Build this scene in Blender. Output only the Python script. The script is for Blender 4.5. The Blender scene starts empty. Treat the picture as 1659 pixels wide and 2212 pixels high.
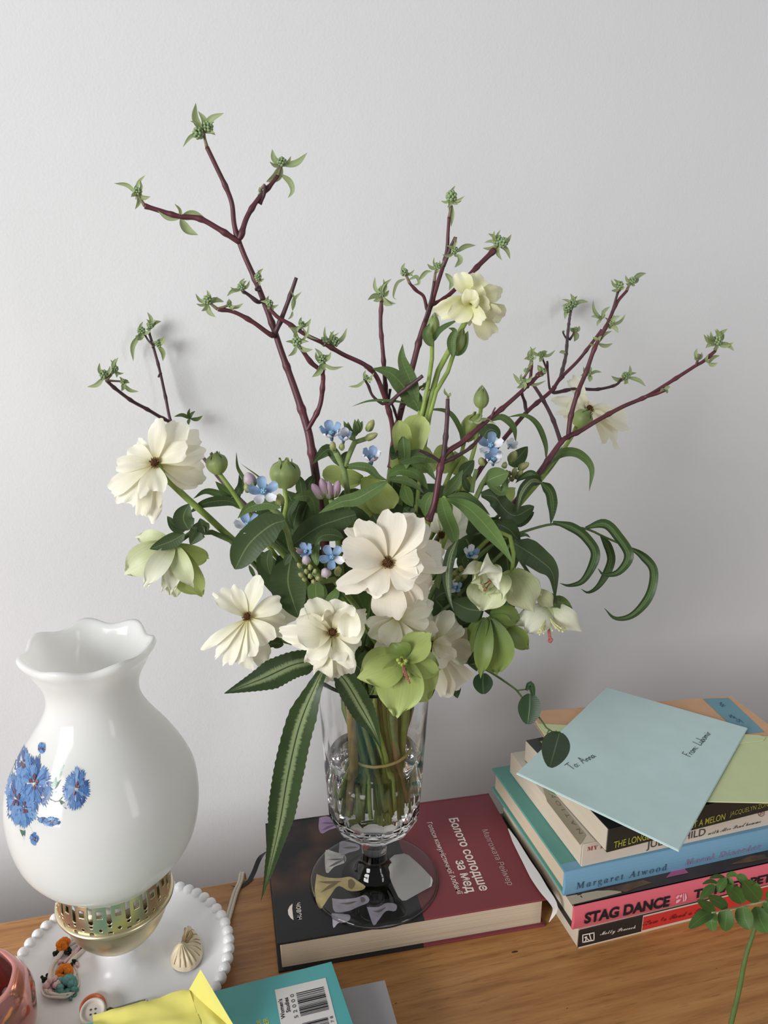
import bpy, bmesh, math, random
from mathutils import Vector as V, Matrix, noise

# ------------------------------------------------------------------ camera, world, light, exposure
sc = bpy.context.scene
COL = sc.collection
CAM = V((0.0, -0.5741, 0.4918)); YAW, PITCH, ROLL = 0.2512, 0.2738, 0.002
FPX, IW, IH = 1661.0, 1659.0, 2212.0
FW = V((math.sin(YAW)*math.cos(PITCH), math.cos(YAW)*math.cos(PITCH), -math.sin(PITCH)))
_r = V((math.cos(YAW), -math.sin(YAW), 0)); _u = _r.cross(FW)
RT = _r*math.cos(ROLL) + _u*math.sin(ROLL); UP = _u*math.cos(ROLL) - _r*math.sin(ROLL)
cd = bpy.data.cameras.new('camera'); cam = bpy.data.objects.new('camera', cd); COL.objects.link(cam)
cd.sensor_fit = 'VERTICAL'; cd.sensor_height = 36.0; cd.lens = FPX/IH*36.0; cd.clip_start = 0.02
M = Matrix.Identity(4)
for i in range(3):
    M[i][0] = RT[i]; M[i][1] = UP[i]; M[i][2] = -FW[i]; M[i][3] = CAM[i]
cam.matrix_world = M
sc.camera = cam

wd = bpy.data.worlds.new('room_light'); sc.world = wd; wd.use_nodes = True
bg = wd.node_tree.nodes['Background']; bg.inputs[0].default_value = (0.95, 0.97, 1.0, 1); bg.inputs[1].default_value = 0.29

def area(name, loc, target, sx, sy, power, col):
    l = bpy.data.lights.new(name, 'AREA'); l.shape = 'RECTANGLE'; l.size = sx; l.size_y = sy; l.energy = power; l.color = col
    o = bpy.data.objects.new(name, l); COL.objects.link(o); o.location = loc
    o.rotation_euler = (V(target)-V(loc)).to_track_quat('-Z', 'Y').to_euler()
    return o
area('window_light', (-1.75, -1.20, 0.74), (0.1, 0.0, 0.3), 1.05, 0.95, 54.0, (0.985, 0.993, 1.0))
area('second_window_light', (1.35, -1.8, 0.75), (0.1, 0.0, 0.3), 0.35, 1.0, 7.5, (0.99, 0.993, 1.0))
sc.cycles.max_bounces = 20; sc.cycles.transmission_bounces = 20; sc.cycles.transparent_max_bounces = 12
vs = sc.view_settings
vs.view_transform = 'Standard'; vs.look = 'None'; vs.gamma = 1.0; vs.use_curve_mapping = False; vs.exposure = -0.03

# ------------------------------------------------------------------ helpers
def ray(px, py): return FW + RT*((px-IW/2)/FPX) - UP*((py-IH/2)/FPX)
def PY(px, py, y):
    d = ray(px, py); return CAM + d*((y-CAM.y)/d.y)
def PZ(px, py, z):
    d = ray(px, py); return CAM + d*((z-CAM.z)/d.z)
def PP(px, py, p, n):
    d = ray(px, py); return CAM + d*((V(p)-CAM).dot(V(n))/d.dot(V(n)))
def m_per_px(P): return (P-CAM).dot(FW)/FPX
def crop(x0, y0, k): return lambda x, y: (x0+x*k, y0+y*k)
c1 = crop(150, 200, .3391); c2 = crop(700, 380, .3315); c3 = crop(1050, 560, .3671); c4 = crop(200, 880, .3014)
c5 = crop(600, 880, .2411); c6 = crop(900, 850, .2486); c7 = crop(420, 1200, .3858); c8 = crop(880, 1100, .3436)
cv = crop(540, 1420, .2773); cb = crop(540, 1680, .428); cs = crop(1020, 1470, .3852); cl = crop(0, 1320, .4031)
cd5 = crop(0, 1880, .3134); ct = crop(180, 1980, .422); cp = crop(1380, 1820, .1773)
def pts(c, L): return [c(*p) for p in L]
RND = random.Random(7)

def lin(c): c /= 255.0; return c/12.92 if c <= .04045 else ((c+.055)/1.055)**2.4
def rgb(r, g, b, k=1.0): return (min(1, lin(r)*k), min(1, lin(g)*k), min(1, lin(b)*k), 1)

MATS = {}
class NT:
    def __init__(s, name):
        s.m = bpy.data.materials.new(name); s.m.use_nodes = True; s.t = s.m.node_tree; s.n = s.t.nodes; s.l = s.t.links
        s.b = s.n['Principled BSDF']; s.o = s.n['Material Output']; MATS[name] = s.m
    def new(s, t, **k):
        x = s.n.new(t)
        for a, v in k.items(): setattr(x, a, v)
        return x
    def link(s, a, b): s.l.new(a, b)
    def coord(s, kind='Object', scale=(1, 1, 1), rot=(0, 0, 0)):
        tc = s.new('ShaderNodeTexCoord'); mp = s.new('ShaderNodeMapping'); mp.inputs['Scale'].default_value = scale
        mp.inputs['Rotation'].default_value = rot
        s.link(tc.outputs[kind], mp.inputs['Vector']); return mp.outputs['Vector']
    def noise(s, vec, scale, detail=4, rough=.5):
        x = s.new('ShaderNodeTexNoise'); x.inputs['Scale'].default_value = scale; x.inputs['Detail'].default_value = detail
        x.inputs['Roughness'].default_value = rough
        if vec is not None: s.link(vec, x.inputs['Vector'])
        return x.outputs['Fac']
    def ramp(s, fac, stops, interp='LINEAR'):
        x = s.new('ShaderNodeValToRGB'); e = x.color_ramp; e.interpolation = interp
        while len(e.elements) < len(stops): e.elements.new(.5)
        for el, (p, c) in zip(e.elements, stops): el.position = p; el.color = c
        s.link(fac, x.inputs['Fac']); return x.outputs['Color']
    def math(s, op, a, b=None):
        x = s.new('ShaderNodeMath', operation=op)
        for i, v in enumerate((a, b)):
            if v is None: continue
            if isinstance(v, (int, float)): x.inputs[i].default_value = v
            else: s.link(v, x.inputs[i])
        return x.outputs[0]
    def mix(s, fac, a, b, mode='MIX'):
        x = s.new('ShaderNodeMix', data_type='RGBA', blend_type=mode)
        for i, v in ((0, fac), (6, a), (7, b)):
            if isinstance(v, (int, float, tuple)): x.inputs[i].default_value = v
            else: s.link(v, x.inputs[i])
        return x.outputs[2]
    def color(s, c):
        if isinstance(c, tuple): s.b.inputs['Base Color'].default_value = c
        else: s.link(c, s.b.inputs['Base Color'])
    def bump(s, h, strength=.2, dist=.001):
        x = s.new('ShaderNodeBump'); x.inputs['Strength'].default_value = strength; x.inputs['Distance'].default_value = dist
        s.link(h, x.inputs['Height']); s.link(x.outputs[0], s.b.inputs['Normal']); return x.outputs[0]
    def translucent(s, col, amount):
        t = s.new('ShaderNodeBsdfTranslucent'); mx = s.new('ShaderNodeMixShader'); mx.inputs[0].default_value = amount
        if isinstance(col, tuple): t.inputs[0].default_value = col
        else: s.link(col, t.inputs[0])
        s.link(s.b.outputs[0], mx.inputs[1]); s.link(t.outputs[0], mx.inputs[2]); s.link(mx.outputs[0], s.o.inputs[0])

def plain(name, col, rough=.5, spec=.5, metal=0.0, var=0.0, vscale=60, bump=0.0, bscale=300, trans=0.0, coat=0.0):
    if name in MATS: return MATS[name]
    t = NT(name); t.b.inputs['Roughness'].default_value = rough; t.b.inputs['Specular IOR Level'].default_value = spec
    t.b.inputs['Metallic'].default_value = metal; t.b.inputs['Coat Weight'].default_value = coat
    c = col
    if var:
        f = t.noise(t.coord(), vscale)
        k0, k1 = 1-var, 1+var
        c = t.ramp(f, [(.3, (col[0]*k0, col[1]*k0, col[2]*k0, 1)), (.7, (min(1, col[0]*k1), min(1, col[1]*k1), min(1, col[2]*k1), 1))])
    t.color(c)
    if bump: t.bump(t.noise(t.coord(), bscale, 3), bump)
    if trans: t.translucent(c, trans)
    return t.m

ORG = {}
def link(o): COL.objects.link(o); return o
def thing(name, loc, label, cat, group=None):
    o = bpy.data.objects.new(name, None); o.empty_display_size = .02; o.location = loc; link(o); ORG[o.name] = V(loc)
    o['label'] = label; o['category'] = cat
    if group: o['group'] = group
    return o
def tag(o, label, cat, group=None):
    o['label'] = label; o['category'] = cat
    if group: o['group'] = group
    return o
def mk(name, verts, faces, mat, parent=None, uvs=None, smooth=True, org=None, label=None, kind=None):
    L = ORG[parent.name] if parent is not None else (V(org) if org is not None else sum((V(v) for v in verts), V())/len(verts))
    me = bpy.data.meshes.new(name); me.from_pydata([tuple(V(v)-L) for v in verts], [], faces)
    if mat is not None: me.materials.append(mat)
    if uvs:
        ul = me.uv_layers.new(name='UVMap')
        for p in me.polygons:
            for li, vi in zip(p.loop_indices, p.vertices): ul.data[li].uv = uvs[vi]
    if smooth: me.polygons.foreach_set('use_smooth', [True]*len(me.polygons))
    me.update()
    o = bpy.data.objects.new(name, me); link(o); ORG[o.name] = L
    if parent is not None: o.parent = parent
    else: o.location = L
    if label: o['label'] = label
    if kind: o['kind'] = kind
    return o
def inst(name, src, parent, loc, scale=(1, 1, 1), rot=(0, 0, 0)):
    """copy of a shared mesh placed at a world point"""
    o = bpy.data.objects.new(name, src); link(o); o.parent = parent
    o.location = V(loc) - ORG[parent.name]; o.scale = scale; o.rotation_euler = rot; ORG[o.name] = V(loc); return o

def catmull(P, n):
    """n+1 points along a Catmull-Rom curve through P (equal spacing per span by length)"""
    P = [V(p) for p in P]
    if len(P) == 2: return [P[0].lerp(P[1], i/n) for i in range(n+1)]
    Q = [P[0]*2-P[1]] + P + [P[-1]*2-P[-2]]
    dense = []
    for i in range(1, len(Q)-2):
        a, b, c, d = Q[i-1], Q[i], Q[i+1], Q[i+2]
        for k in range(12):
            t = k/12
            dense.append(.5*((2*b) + (c-a)*t + (2*a-5*b+4*c-d)*t*t + (3*b-a-3*c+d)*t**3))
    dense.append(P[-1])
    acc = [0]
    for i in range(1, len(dense)): acc.append(acc[-1]+(dense[i]-dense[i-1]).length)
    out = []; j = 0
    for i in range(n+1):
        s = acc[-1]*i/n
        while j < len(acc)-2 and acc[j+1] < s: j += 1
        h = acc[j+1]-acc[j]
        out.append(dense[j].lerp(dense[j+1], 0 if h < 1e-9 else min(1, max(0, (s-acc[j])/h))))
    return out
def interp(vals, t):
    if not isinstance(vals, (list, tuple)): return vals
    x = t*(len(vals)-1); i = min(int(x), len(vals)-2); return vals[i]+(vals[i+1]-vals[i])*(x-i)
def tube_geo(P, rad, n=8, seg=None, bumps=0, seed=0, nodes=0.0):
    seg = seg or max(4, 4*(len(P)-1))
    C = catmull(P, seg); vs_, fs = [], []
    T = (C[1]-C[0]).normalized(); N = T.orthogonal().normalized()
    for i, p in enumerate(C):
        T = (C[min(i+1, seg)]-C[max(i-1, 0)])
        if T.length < 1e-9: T = V((0, 0, 1))
        T.normalize(); N = (N - T*N.dot(T)).normalized(); B = T.cross(N)
        r = interp(rad, i/seg)
        if nodes:
            d_ = (C[i]-C[0]).length/nodes+seed*.37; d_ = abs(d_-round(d_))*nodes; r *= 1+.30*math.exp(-(d_/.0022)**2)
        if bumps: r *= 1 + bumps*max(0, noise.noise(V((i*.9+seed*7.3, seed, 0))))*1.6
        for k in range(n):
            a = 2*math.pi*k/n; vs_.append(p + N*(r*math.cos(a)) + B*(r*math.sin(a)))
    for i in range(seg):
        for k in range(n):
            a, b = i*n+k, i*n+(k+1) % n; fs.append((a, b, b+n, a+n))
    fs.append(tuple(reversed(range(n)))); fs.append(tuple(range(seg*n, seg*n+n)))
    return vs_, fs
def tube(name, P, rad, mat, parent=None, n=8, seg=None, bumps=0, seed=0, org=None, nodes=0.0):
    v, f = tube_geo(P, rad, n, seg, bumps, seed, nodes); return mk(name, v, f, mat, parent, org=org)
def join_geo(L):
    v, f = [], []
    for a, b in L:
        o = len(v); v += a; f += [tuple(i+o for i in q) for q in b]
    return v, f
def lathe_geo(prof, n, c, rmod=None):
    vs_, fs = [], []
    for j, (r, z) in enumerate(prof):
        for k in range(n):
            a = 2*math.pi*k/n; rr, zz = (r, z) if rmod is None else rmod(r, z, a, j)
            vs_.append(V((c[0]+rr*math.cos(a), c[1]+rr*math.sin(a), c[2]+zz)))
    for j in range(len(prof)-1):
        for k in range(n):
            a, b = j*n+k, j*n+(k+1) % n; fs.append((a, b, b+n, a+n))
    return vs_, fs
def sph_geo(c, r, seg=10, rings=7, sc_=(1, 1, 1)):
    vs_, fs = [V(c)+V((0, 0, r*sc_[2]))], []
    for i in range(1, rings):
        th = math.pi*i/rings
        for k in range(seg):
            a = 2*math.pi*k/seg
            vs_.append(V(c)+V((r*math.sin(th)*math.cos(a)*sc_[0], r*math.sin(th)*math.sin(a)*sc_[1], r*math.cos(th)*sc_[2])))
    vs_.append(V(c)-V((0, 0, r*sc_[2])))
    for k in range(seg): fs.append((0, 1+k, 1+(k+1) % seg))
    for i in range(rings-2):
        for k in range(seg):
            a, b = 1+i*seg+k, 1+i*seg+(k+1) % seg; fs.append((a, a+seg, b+seg, b))
    o = 1+(rings-2)*seg; l = len(vs_)-1
    for k in range(seg): fs.append((o+k, l, o+(k+1) % seg))
    return vs_, fs
def box_geo(o, ex, ey, ez):
    o, ex, ey, ez = V(o), V(ex), V(ey), V(ez)
    v = [o, o+ex, o+ex+ey, o+ey, o+ez, o+ex+ez, o+ex+ey+ez, o+ey+ez]
    return v, [(0, 3, 2, 1), (4, 5, 6, 7), (0, 1, 5, 4), (1, 2, 6, 5), (2, 3, 7, 6), (3, 0, 4, 7)]
def bevel(o, w, seg=2):
    m = o.modifiers.new('bevel', 'BEVEL'); m.width = w; m.segments = seg; m.limit_method = 'ANGLE'; return o
def prism_geo(poly, up):
    n = len(poly); up = V(up); v = [V(p) for p in poly]+[V(p)+up for p in poly]
    f = [tuple(reversed(range(n))), tuple(range(n, 2*n))]+[(i, (i+1) % n, (i+1) % n+n, i+n) for i in range(n)]
    return v, f

# leaf / petal sheets -------------------------------------------------------------------------
PROF = {
 'lance': lambda t: max(.02, math.sin(math.pi*min(1, t**.8))**.9),
 'ovate': lambda t: max(.03, math.sin(math.pi*t**.72)**.75),
 'blade': lambda t: max(.03, min(1, (t*5+.25))*min(1, ((1-t)*2.2))**.8),
 'oblong': lambda t: max(.05, min(1, t*3.2+.22)**.8*math.sin(math.pi/2*min(1, (1-t)*2.6))**.6),
 'egg': lambda t: max(.03, math.sin(math.pi*(.02+.96*t)**.9)**.6),
 'round': lambda t: max(.03, math.sin(math.pi*t)**.6),
}
def ribbon(name, P, width, mat, parent, prof='lance', hint=None, tilt=0.0, fold=.12, wave=0.0, nu=None, nv=6, seed=0, serrate=0.0, th=0.0, twist=0.0):
    """leaf blade along the 3-D points P; width in metres; faces the camera, turned by tilt about its own axis"""
    nu = nu or max(8, 5*(len(P)-1)+4)
    C = catmull(P, nu); vs_, uv, fs = [], [], []
    pf = PROF[prof]
    for i, p in enumerate(C):
        t = i/nu
        T = (C[min(i+1, nu)]-C[max(i-1, 0)]).normalized()
        h = (CAM-p).normalized() if hint is None else V(hint).normalized()
        S = T.cross(h)
        if S.length < .05: S = T.cross(UP)
        S.normalize(); N = S.cross(T).normalized()
        ang = tilt+twist*t; S, N = S*math.cos(ang)+N*math.sin(ang), N*math.cos(ang)-S*math.sin(ang)
        w = interp(width, t)*.5*pf(t)
        for j in range(nv+1):
            s = -1+2*j/nv
            e = 1.0
            if serrate and abs(s) > .99: e = 1+serrate*(1 if i % 2 else -1)
            hgt = fold*w*(s*s-.4) + wave*w*math.sin(t*14+seed*3+(2 if s > 0 else 0))*abs(s)**2
            vs_.append(p+S*(w*s*e)+N*hgt); uv.append((j/nv, t))
    m = nv+1
    for i in range(nu):
        for j in range(nv): fs.append((i*m+j, i*m+j+1, (i+1)*m+j+1, (i+1)*m+j))
    o = mk(name, vs_, fs, mat, parent, uvs=uv)
    if th:
        md = o.modifiers.new('thickness', 'SOLIDIFY'); md.thickness = th; md.offset = 0
    return o
def leaf(parent, px, wpx, d, mat, prof='lance', name='leaf', **k):
    """leaf traced on pixels px; d is its depth from the wall side (y), number or list"""
    n = len(px); P = [PY(x, y, interp(d, i/(n-1))) for i, (x, y) in enumerate(px)]
    s = m_per_px(P[len(P)//2])
    w = [q*s for q in wpx] if isinstance(wpx, (list, tuple)) else wpx*s
    return ribbon(name, P, w, mat, parent, prof, **k)
def petal(parent, base, tip, width, mat, n=None, kind='rose', cup=.25, arch=.08, ruffle=.05, seed=0, name='petal', roll=0.0):
    base, tip = V(base), V(tip); D = tip-base; L = D.length; D.normalize()
    n = (CAM-base).normalized() if n is None else V(n).normalized()
    S = D.cross(n)
    if S.length < .08: S = D.cross(UP)
    S.normalize(); N = S.cross(D).normalized()
    if roll: S, N = S*math.cos(roll)+N*math.sin(roll), N*math.cos(roll)-S*math.sin(roll)
    nu, nv = 13, 10; vs_, uv, fs = [], [], []
    for i in range(nu+1):
        t = i/nu
        for j in range(nv+1):
            s = -1+2*j/nv
            if kind == 'rose':
                f = .15+.85*math.sin(math.pi/2*min(1, t/.9)**1.1)
                if t > .88: f *= 1-.10*((t-.88)/.12)**2
                te = t*(1-.06*s*s-.13*s**6 + t*t*(.05*math.sin(s*3.1+seed*1.7)+.014*math.sin(s*9+seed*2.9)+.05*noise.noise(V((s*5, seed, 3.3)))))
            elif kind == 'ovate':
                f = max(.07, math.sin(math.pi*(.05+.925*t)**.98)**.58); te = t*(1-.13*s*s*t+.015*math.sin(s*7+seed))
            else:                       # tongue: narrow rounded petal
                f = (.35+.65*math.sin(math.pi/2*min(1, t/.6)))*(1 if t < .75 else math.sqrt(max(.02, 1-((t-.75)/.26)**2))); te = t
            nz = noise.noise(V((t*2.2+seed*3.1, s*1.6, seed*.77)))
            h = cup*width*.5*(s*s)*(.4+.6*t) + arch*L*math.sin(math.pi*t*.9) + ruffle*width*(nz*t + .45*math.sin(s*6+seed*2.3)*t**3)
            vs_.append(base+D*(L*te)+S*(width*.5*f*s)+N*h); uv.append(((s+1)/2, t))
    m = nv+1
    for i in range(nu):
        for j in range(nv): fs.append((i*m+j, i*m+j+1, (i+1)*m+j+1, (i+1)*m+j))
    return mk(name, vs_, fs, mat, parent, uvs=uv)

# text and marks -------------------------------------------------------------------------------
def text(parent, s, a, b, nrm, mat, name='lettering', bold=0.0, xscale=None, shear=0.0, spacing=1.0, lift=.00025, height=None):
    """lettering whose baseline runs from world point a to b on a surface of normal nrm; length fits a-b"""
    cu = bpy.data.curves.new('t', 'FONT'); cu.body = s; cu.offset = bold; cu.shear = shear; cu.space_character = spacing; cu.size = 1.0
    cu.resolution_u = 4
    o = bpy.data.objects.new('t', cu); COL.objects.link(o)
    dg = bpy.context.evaluated_depsgraph_get(); dg.update()
    me = bpy.data.meshes.new_from_object(o.evaluated_get(dg)); bpy.data.objects.remove(o); bpy.data.curves.remove(cu)
    xs = [v.co.x for v in me.vertices]
    if not xs: return None
    x0, x1 = min(xs), max(xs); a, b = V(a), V(b); X = b-a; L = X.length; X.normalize(); Z = V(nrm).normalized(); X = (X-Z*X.dot(Z)).normalized(); Yv = Z.cross(X)
    k = L/(x1-x0); ky = k if height is None else height/.73
    vs_ = [a + X*((v.co.x-x0)*k) + Yv*(v.co.y*ky) + Z*lift for v in me.vertices]
    fs = [tuple(p.vertices) for p in me.polygons]
    bpy.data.meshes.remove(me)
    return mk(name, vs_, fs, mat, parent, smooth=False)
def flat(parent, poly, nrm, mat, name, lift=.0002):
    Z = V(nrm).normalized()
    return mk(name, [V(p)+Z*lift for p in poly], [tuple(range(len(poly)))], mat, parent, smooth=False)
GL = {  # handwritten strokes on a 1-high box
 'T': (.75, [[(0, .95), (.4, 1), (.85, 1.02)], [(.42, 1), (.36, .5), (.3, 0)]]), 'o': (.5, [[(.3, .45), (.1, .35), (.08, .1), (.25, 0), (.42, .15), (.4, .4), (.25, .46)]]),
 ':': (.35, [[(.12, .4), (.2, .42)], [(.1, .05), (.18, .07)]]), ' ': (.4, []), 'A': (.8, [[(0, 0), (.3, .6), (.45, 1), (.55, .5), (.66, 0)], [(.12, .38), (.6, .42)]]),
 'n': (.5, [[(.05, 0), (.1, .42), (.12, .25), (.28, .42), (.38, .3), (.42, 0)]]), 'a': (.52, [[(.4, .4), (.15, .4), (.06, .15), (.2, .02), (.36, .2), (.42, .4), (.4, .12), (.52, .02)]]),
 'F': (.6, [[(.1, 0), (.14, .5), (.18, 1)], [(.15, .97), (.4, 1), (.6, 1.02)], [(.14, .55), (.3, .56), (.48, .57)]]), 'r': (.38, [[(.05, 0), (.1, .42), (.12, .28), (.22, .42), (.34, .4)]]),
 'm': (.75, [[(.05, 0), (.1, .42), (.12, .25), (.26, .42), (.34, .3), (.36, .05), (.42, .35), (.55, .42), (.62, .25), (.66, 0)]]),
 'L': (.55, [[(.2, 1), (.14, .5), (.06, .03), (.3, 0), (.55, .08)]]), 'u': (.5, [[(.06, .42), (.06, .12), (.2, 0), (.36, .15), (.4, .42), (.4, .1), (.5, 0)]]),
 'b': (.45, [[(.14, 1), (.1, .5), (.06, 0), (.25, 0), (.38, .2), (.25, .42), (.08, .3)]]), 'i': (.25, [[(.12, .42), (.1, .15), (.14, 0)], [(.15, .62), (.18, .66)]]),
}
def handwriting(parent, s, a, b, nrm, mat, name, height, r=.00022):
    a, b = V(a), V(b); X = (b-a); L = X.length; X.normalize(); Z = V(nrm).normalized(); Yv = Z.cross(X)
    tot = sum(GL[ch][0] for ch in s); k = L/tot; x = 0; geo = []
    for ch in s:
        w, st = GL[ch]
        for q in st:
            geo.append(tube_geo([a+X*((x+p[0])*k)+Yv*(p[1]*height)+Z*.0002 for p in q], r, n=5))
        x += w
    v, f = join_geo(geo); return mk(name, v, f, mat, parent)

# ------------------------------------------------------------------ materials
def wall_mat():
    t = NT('painted_wall'); v = t.coord()
    f = t.noise(v, 3.0, 3)
    t.color(t.ramp(f, [(.3, (.735, .738, .74, 1)), (.7, (.765, .768, .77, 1))]))
    t.b.inputs['Roughness'].default_value = .75; t.b.inputs['Specular IOR Level'].default_value = .25
    a = t.noise(v, 420, 3, .55); b = t.noise(v, 110, 2); t.bump(t.math('ADD', a, t.math('MULTIPLY', b, .8)), .15, .0012)
    return t.m
def wood_mat():
    t = NT('pine_wood'); v = t.coord(scale=(3.6, 52, 52)); v2 = t.coord(scale=(1.2, 7, 7))
    f = t.noise(v, 3.2, 6, .62); g = t.noise(v2, 2.5, 3)
    c = t.ramp(f, [(.28, rgb(150, 100, 54)), (.5, rgb(180, 128, 74)), (.72, rgb(196, 146, 90))])
    c2 = t.ramp(g, [(.3, (.86, .82, .78, 1)), (.7, (1, 1, 1, 1))])
    c = t.mix(1.0, c, c2, 'MULTIPLY')
    pore = t.ramp(t.noise(t.coord(scale=(14, 190, 190)), 3.0, 2), [(.3, (.55, .5, .45, 1)), (.4, (1, 1, 1, 1))])
    t.color(t.mix(.6, c, pore, 'MULTIPLY'))
    t.b.inputs['Roughness'].default_value = .42; t.bump(f, .06)
    return t.m
def page_mat(name, col, k=.12):
    t = NT(name); f = t.noise(t.coord(scale=(2, 2, 900)), 2.0, 3, .6)
    t.color(t.ramp(f, [(.3, (col[0]*(1-k*2), col[1]*(1-k*2), col[2]*(1-k*2), 1)), (.6, col)]))
    t.b.inputs['Roughness'].default_value = .9; t.b.inputs['Specular IOR Level'].default_value = .1; t.bump(f, .35); return t.m
def petal_mat(name, base, body, edge, trans=.28, vein=.07):
    t = NT(name); tc = t.new('ShaderNodeTexCoord'); sp = t.new('ShaderNodeSeparateXYZ'); t.link(tc.outputs['UV'], sp.inputs[0])
    u, v = sp.outputs[0], sp.outputs[1]
    c = t.ramp(v, [(0, base), (.3, body), (1, edge)])
    mp = t.new('ShaderNodeMapping'); mp.inputs['Scale'].default_value = (26, 1.6, 1); t.link(tc.outputs['UV'], mp.inputs[0])
    f = t.noise(mp.outputs[0], 1.0, 4, .6)
    d = t.ramp(f, [(.3, (1-vein, 1-vein, 1-vein*1.2, 1)), (.65, (1, 1, 1, 1))])
    c = t.mix(1.0, c, d, 'MULTIPLY'); t.color(c); t.b.inputs['Roughness'].default_value = .42; t.b.inputs['Specular IOR Level'].default_value = .4
    t.b.inputs['Sheen Weight'].default_value = .08
    t.bump(f, .2, .0006); t.translucent(c, trans); return t.m
def leaf_mat(name, col, rib, rough=.5, var=.16, trans=.18, pale=None, pale_w=.3):
    """leaf blade: paler midrib, side veins as fine relief; optional pale centre stripe (variegation)"""
    t = NT(name); tc = t.new('ShaderNodeTexCoord'); sp = t.new('ShaderNodeSeparateXYZ'); t.link(tc.outputs['UV'], sp.inputs[0])
    u, v = sp.outputs[0], sp.outputs[1]
    a = t.math('ABSOLUTE', t.math('SUBTRACT', u, .5))
    f = t.noise(t.coord(), 45, 3)
    c = t.ramp(f, [(.3, (col[0]*(1-var), col[1]*(1-var), col[2]*(1-var), 1)), (.7, (col[0]*(1+var), col[1]*(1+var), col[2]*(1+var), 1))])
    if pale is not None:
        mp = t.new('ShaderNodeMapping'); mp.inputs['Scale'].default_value = (3.0, 70, 1); t.link(tc.outputs['UV'], mp.inputs[0])
        nz = t.noise(mp.outputs[0], 1.0, 3, .7)
        edge = t.math('ADD', a, t.math('MULTIPLY', t.math('SUBTRACT', nz, .5), .26))
        m = t.ramp(edge, [(pale_w*.55, (1, 1, 1, 1)), (pale_w, (0, 0, 0, 1))])
        fade = t.ramp(v, [(0, (1, 1, 1, 1)), (.72, (1, 1, 1, 1)), (.97, (0, 0, 0, 1))])
        m = t.mix(1.0, m, fade, 'MULTIPLY')
        c = t.mix(m, c, pale)
    line = t.ramp(a, [(.012, (1, 1, 1, 1)), (.03, (0, 0, 0, 1))])
    c = t.mix(line, c, rib); t.color(c)
    t.b.inputs['Roughness'].default_value = rough; t.b.inputs['Specular IOR Level'].default_value = .35
    w = t.new('ShaderNodeTexWave'); w.bands_direction = 'Y'; w.inputs['Scale'].default_value = 5; w.inputs['Distortion'].default_value = 1.5
    t.link(tc.outputs['UV'], w.inputs['Vector']); t.bump(w.outputs['Fac'], .09, .0006); t.translucent(c, trans); return t.m

WALL, WOOD = wall_mat(), wood_mat()
CREAM = petal_mat('cream_petal', rgb(216, 208, 142), rgb(246, 242, 216), rgb(251, 248, 232), .32)
PEACH = petal_mat('warm_white_petal', rgb(230, 212, 170), rgb(250, 242, 222), rgb(253, 247, 234), .34)
LEMON = petal_mat('lemon_white_petal', rgb(186, 196, 92), rgb(232, 232, 170), rgb(246, 244, 214))
LIME = petal_mat('lime_petal', rgb(116, 134, 62), rgb(168, 184, 104), rgb(190, 204, 128), .3, .14)
PALE = petal_mat('pale_green_petal', rgb(150, 166, 98), rgb(206, 214, 164), rgb(226, 230, 196), .3, .14)
IVORY = petal_mat('greenish_white_petal', rgb(176, 188, 124), rgb(228, 230, 204), rgb(240, 240, 224), .3, .12)
OLIVE = petal_mat('olive_green_petal', rgb(74, 94, 40), rgb(112, 134, 62), rgb(142, 160, 86), .25, .14)
BLUE = petal_mat('sky_blue_petal', rgb(100, 132, 170), rgb(132, 162, 198), rgb(156, 180, 208), .2, .1)
LILAC = petal_mat('lilac_petal', rgb(150, 130, 150), rgb(168, 140, 158), rgb(188, 160, 176), .2, .1)
BUDWHITE = petal_mat('white_blue_petal', rgb(206, 206, 214), rgb(228, 228, 236), rgb(236, 236, 242), .2, .06)
DARKLEAF = leaf_mat('dark_green_leaf', rgb(66, 84, 50), rgb(108, 126, 86))
MIDLEAF = leaf_mat('mid_green_leaf', rgb(86, 108, 60), rgb(112, 134, 82))
BRIGHTLEAF = leaf_mat('bright_green_leaf', rgb(96, 122, 66), rgb(120, 148, 80))
DOWNLEAF = leaf_mat('downy_green_leaf', rgb(98, 122, 72), rgb(138, 158, 108), .7)
YOUNGLEAF = leaf_mat('young_leaf', rgb(156, 170, 122), rgb(178, 190, 146), .55, .14, .3)
FERN = leaf_mat('striped_fern_leaf', rgb(54, 72, 40), rgb(44, 58, 34), .45, .15, .12, rgb(132, 146, 104), .2)
FERNDARK = leaf_mat('fern_leaf', rgb(58, 82, 44), rgb(40, 56, 32), .42, .15, .12, rgb(92, 116, 66), .22)
VINELEAF = leaf_mat('glossy_vine_leaf', rgb(52, 76, 46), rgb(104, 126, 92), .4)
SPRIGLEAF = leaf_mat('sprig_leaf', rgb(74, 104, 48), rgb(96, 124, 66), .5)
GSTEM = plain('green_stem', rgb(132, 152, 74), .5, .4, var=.18, vscale=90)
DSTEM = plain('dark_green_stem', rgb(84, 104, 56), .5, .4, var=.18, vscale=90)
HSTEM = plain('downy_stem', rgb(122, 140, 88), .8, .2, var=.15, vscale=200, bump=.3, bscale=900)
BARK = plain('red_bark', rgb(84, 38, 46), .5, .5, var=.32, vscale=70, bump=.15, bscale=260)
BARK2 = plain('brown_bark', rgb(72, 48, 54), .5, .4, var=.3, vscale=80, bump=.2, bscale=260)
BERRY = plain('green_flower_bud', rgb(140, 160, 116), .65, .3, var=.2, vscale=220)
BUDG = petal_mat('green_bud_sepal', rgb(164, 180, 104), rgb(156, 174, 106), rgb(134, 150, 96), .2, .22)
BROWN = plain('brown_flower_centre', rgb(84, 54, 26), .7, .3, var=.4, vscale=700, bump=.8, bscale=900)
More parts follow.
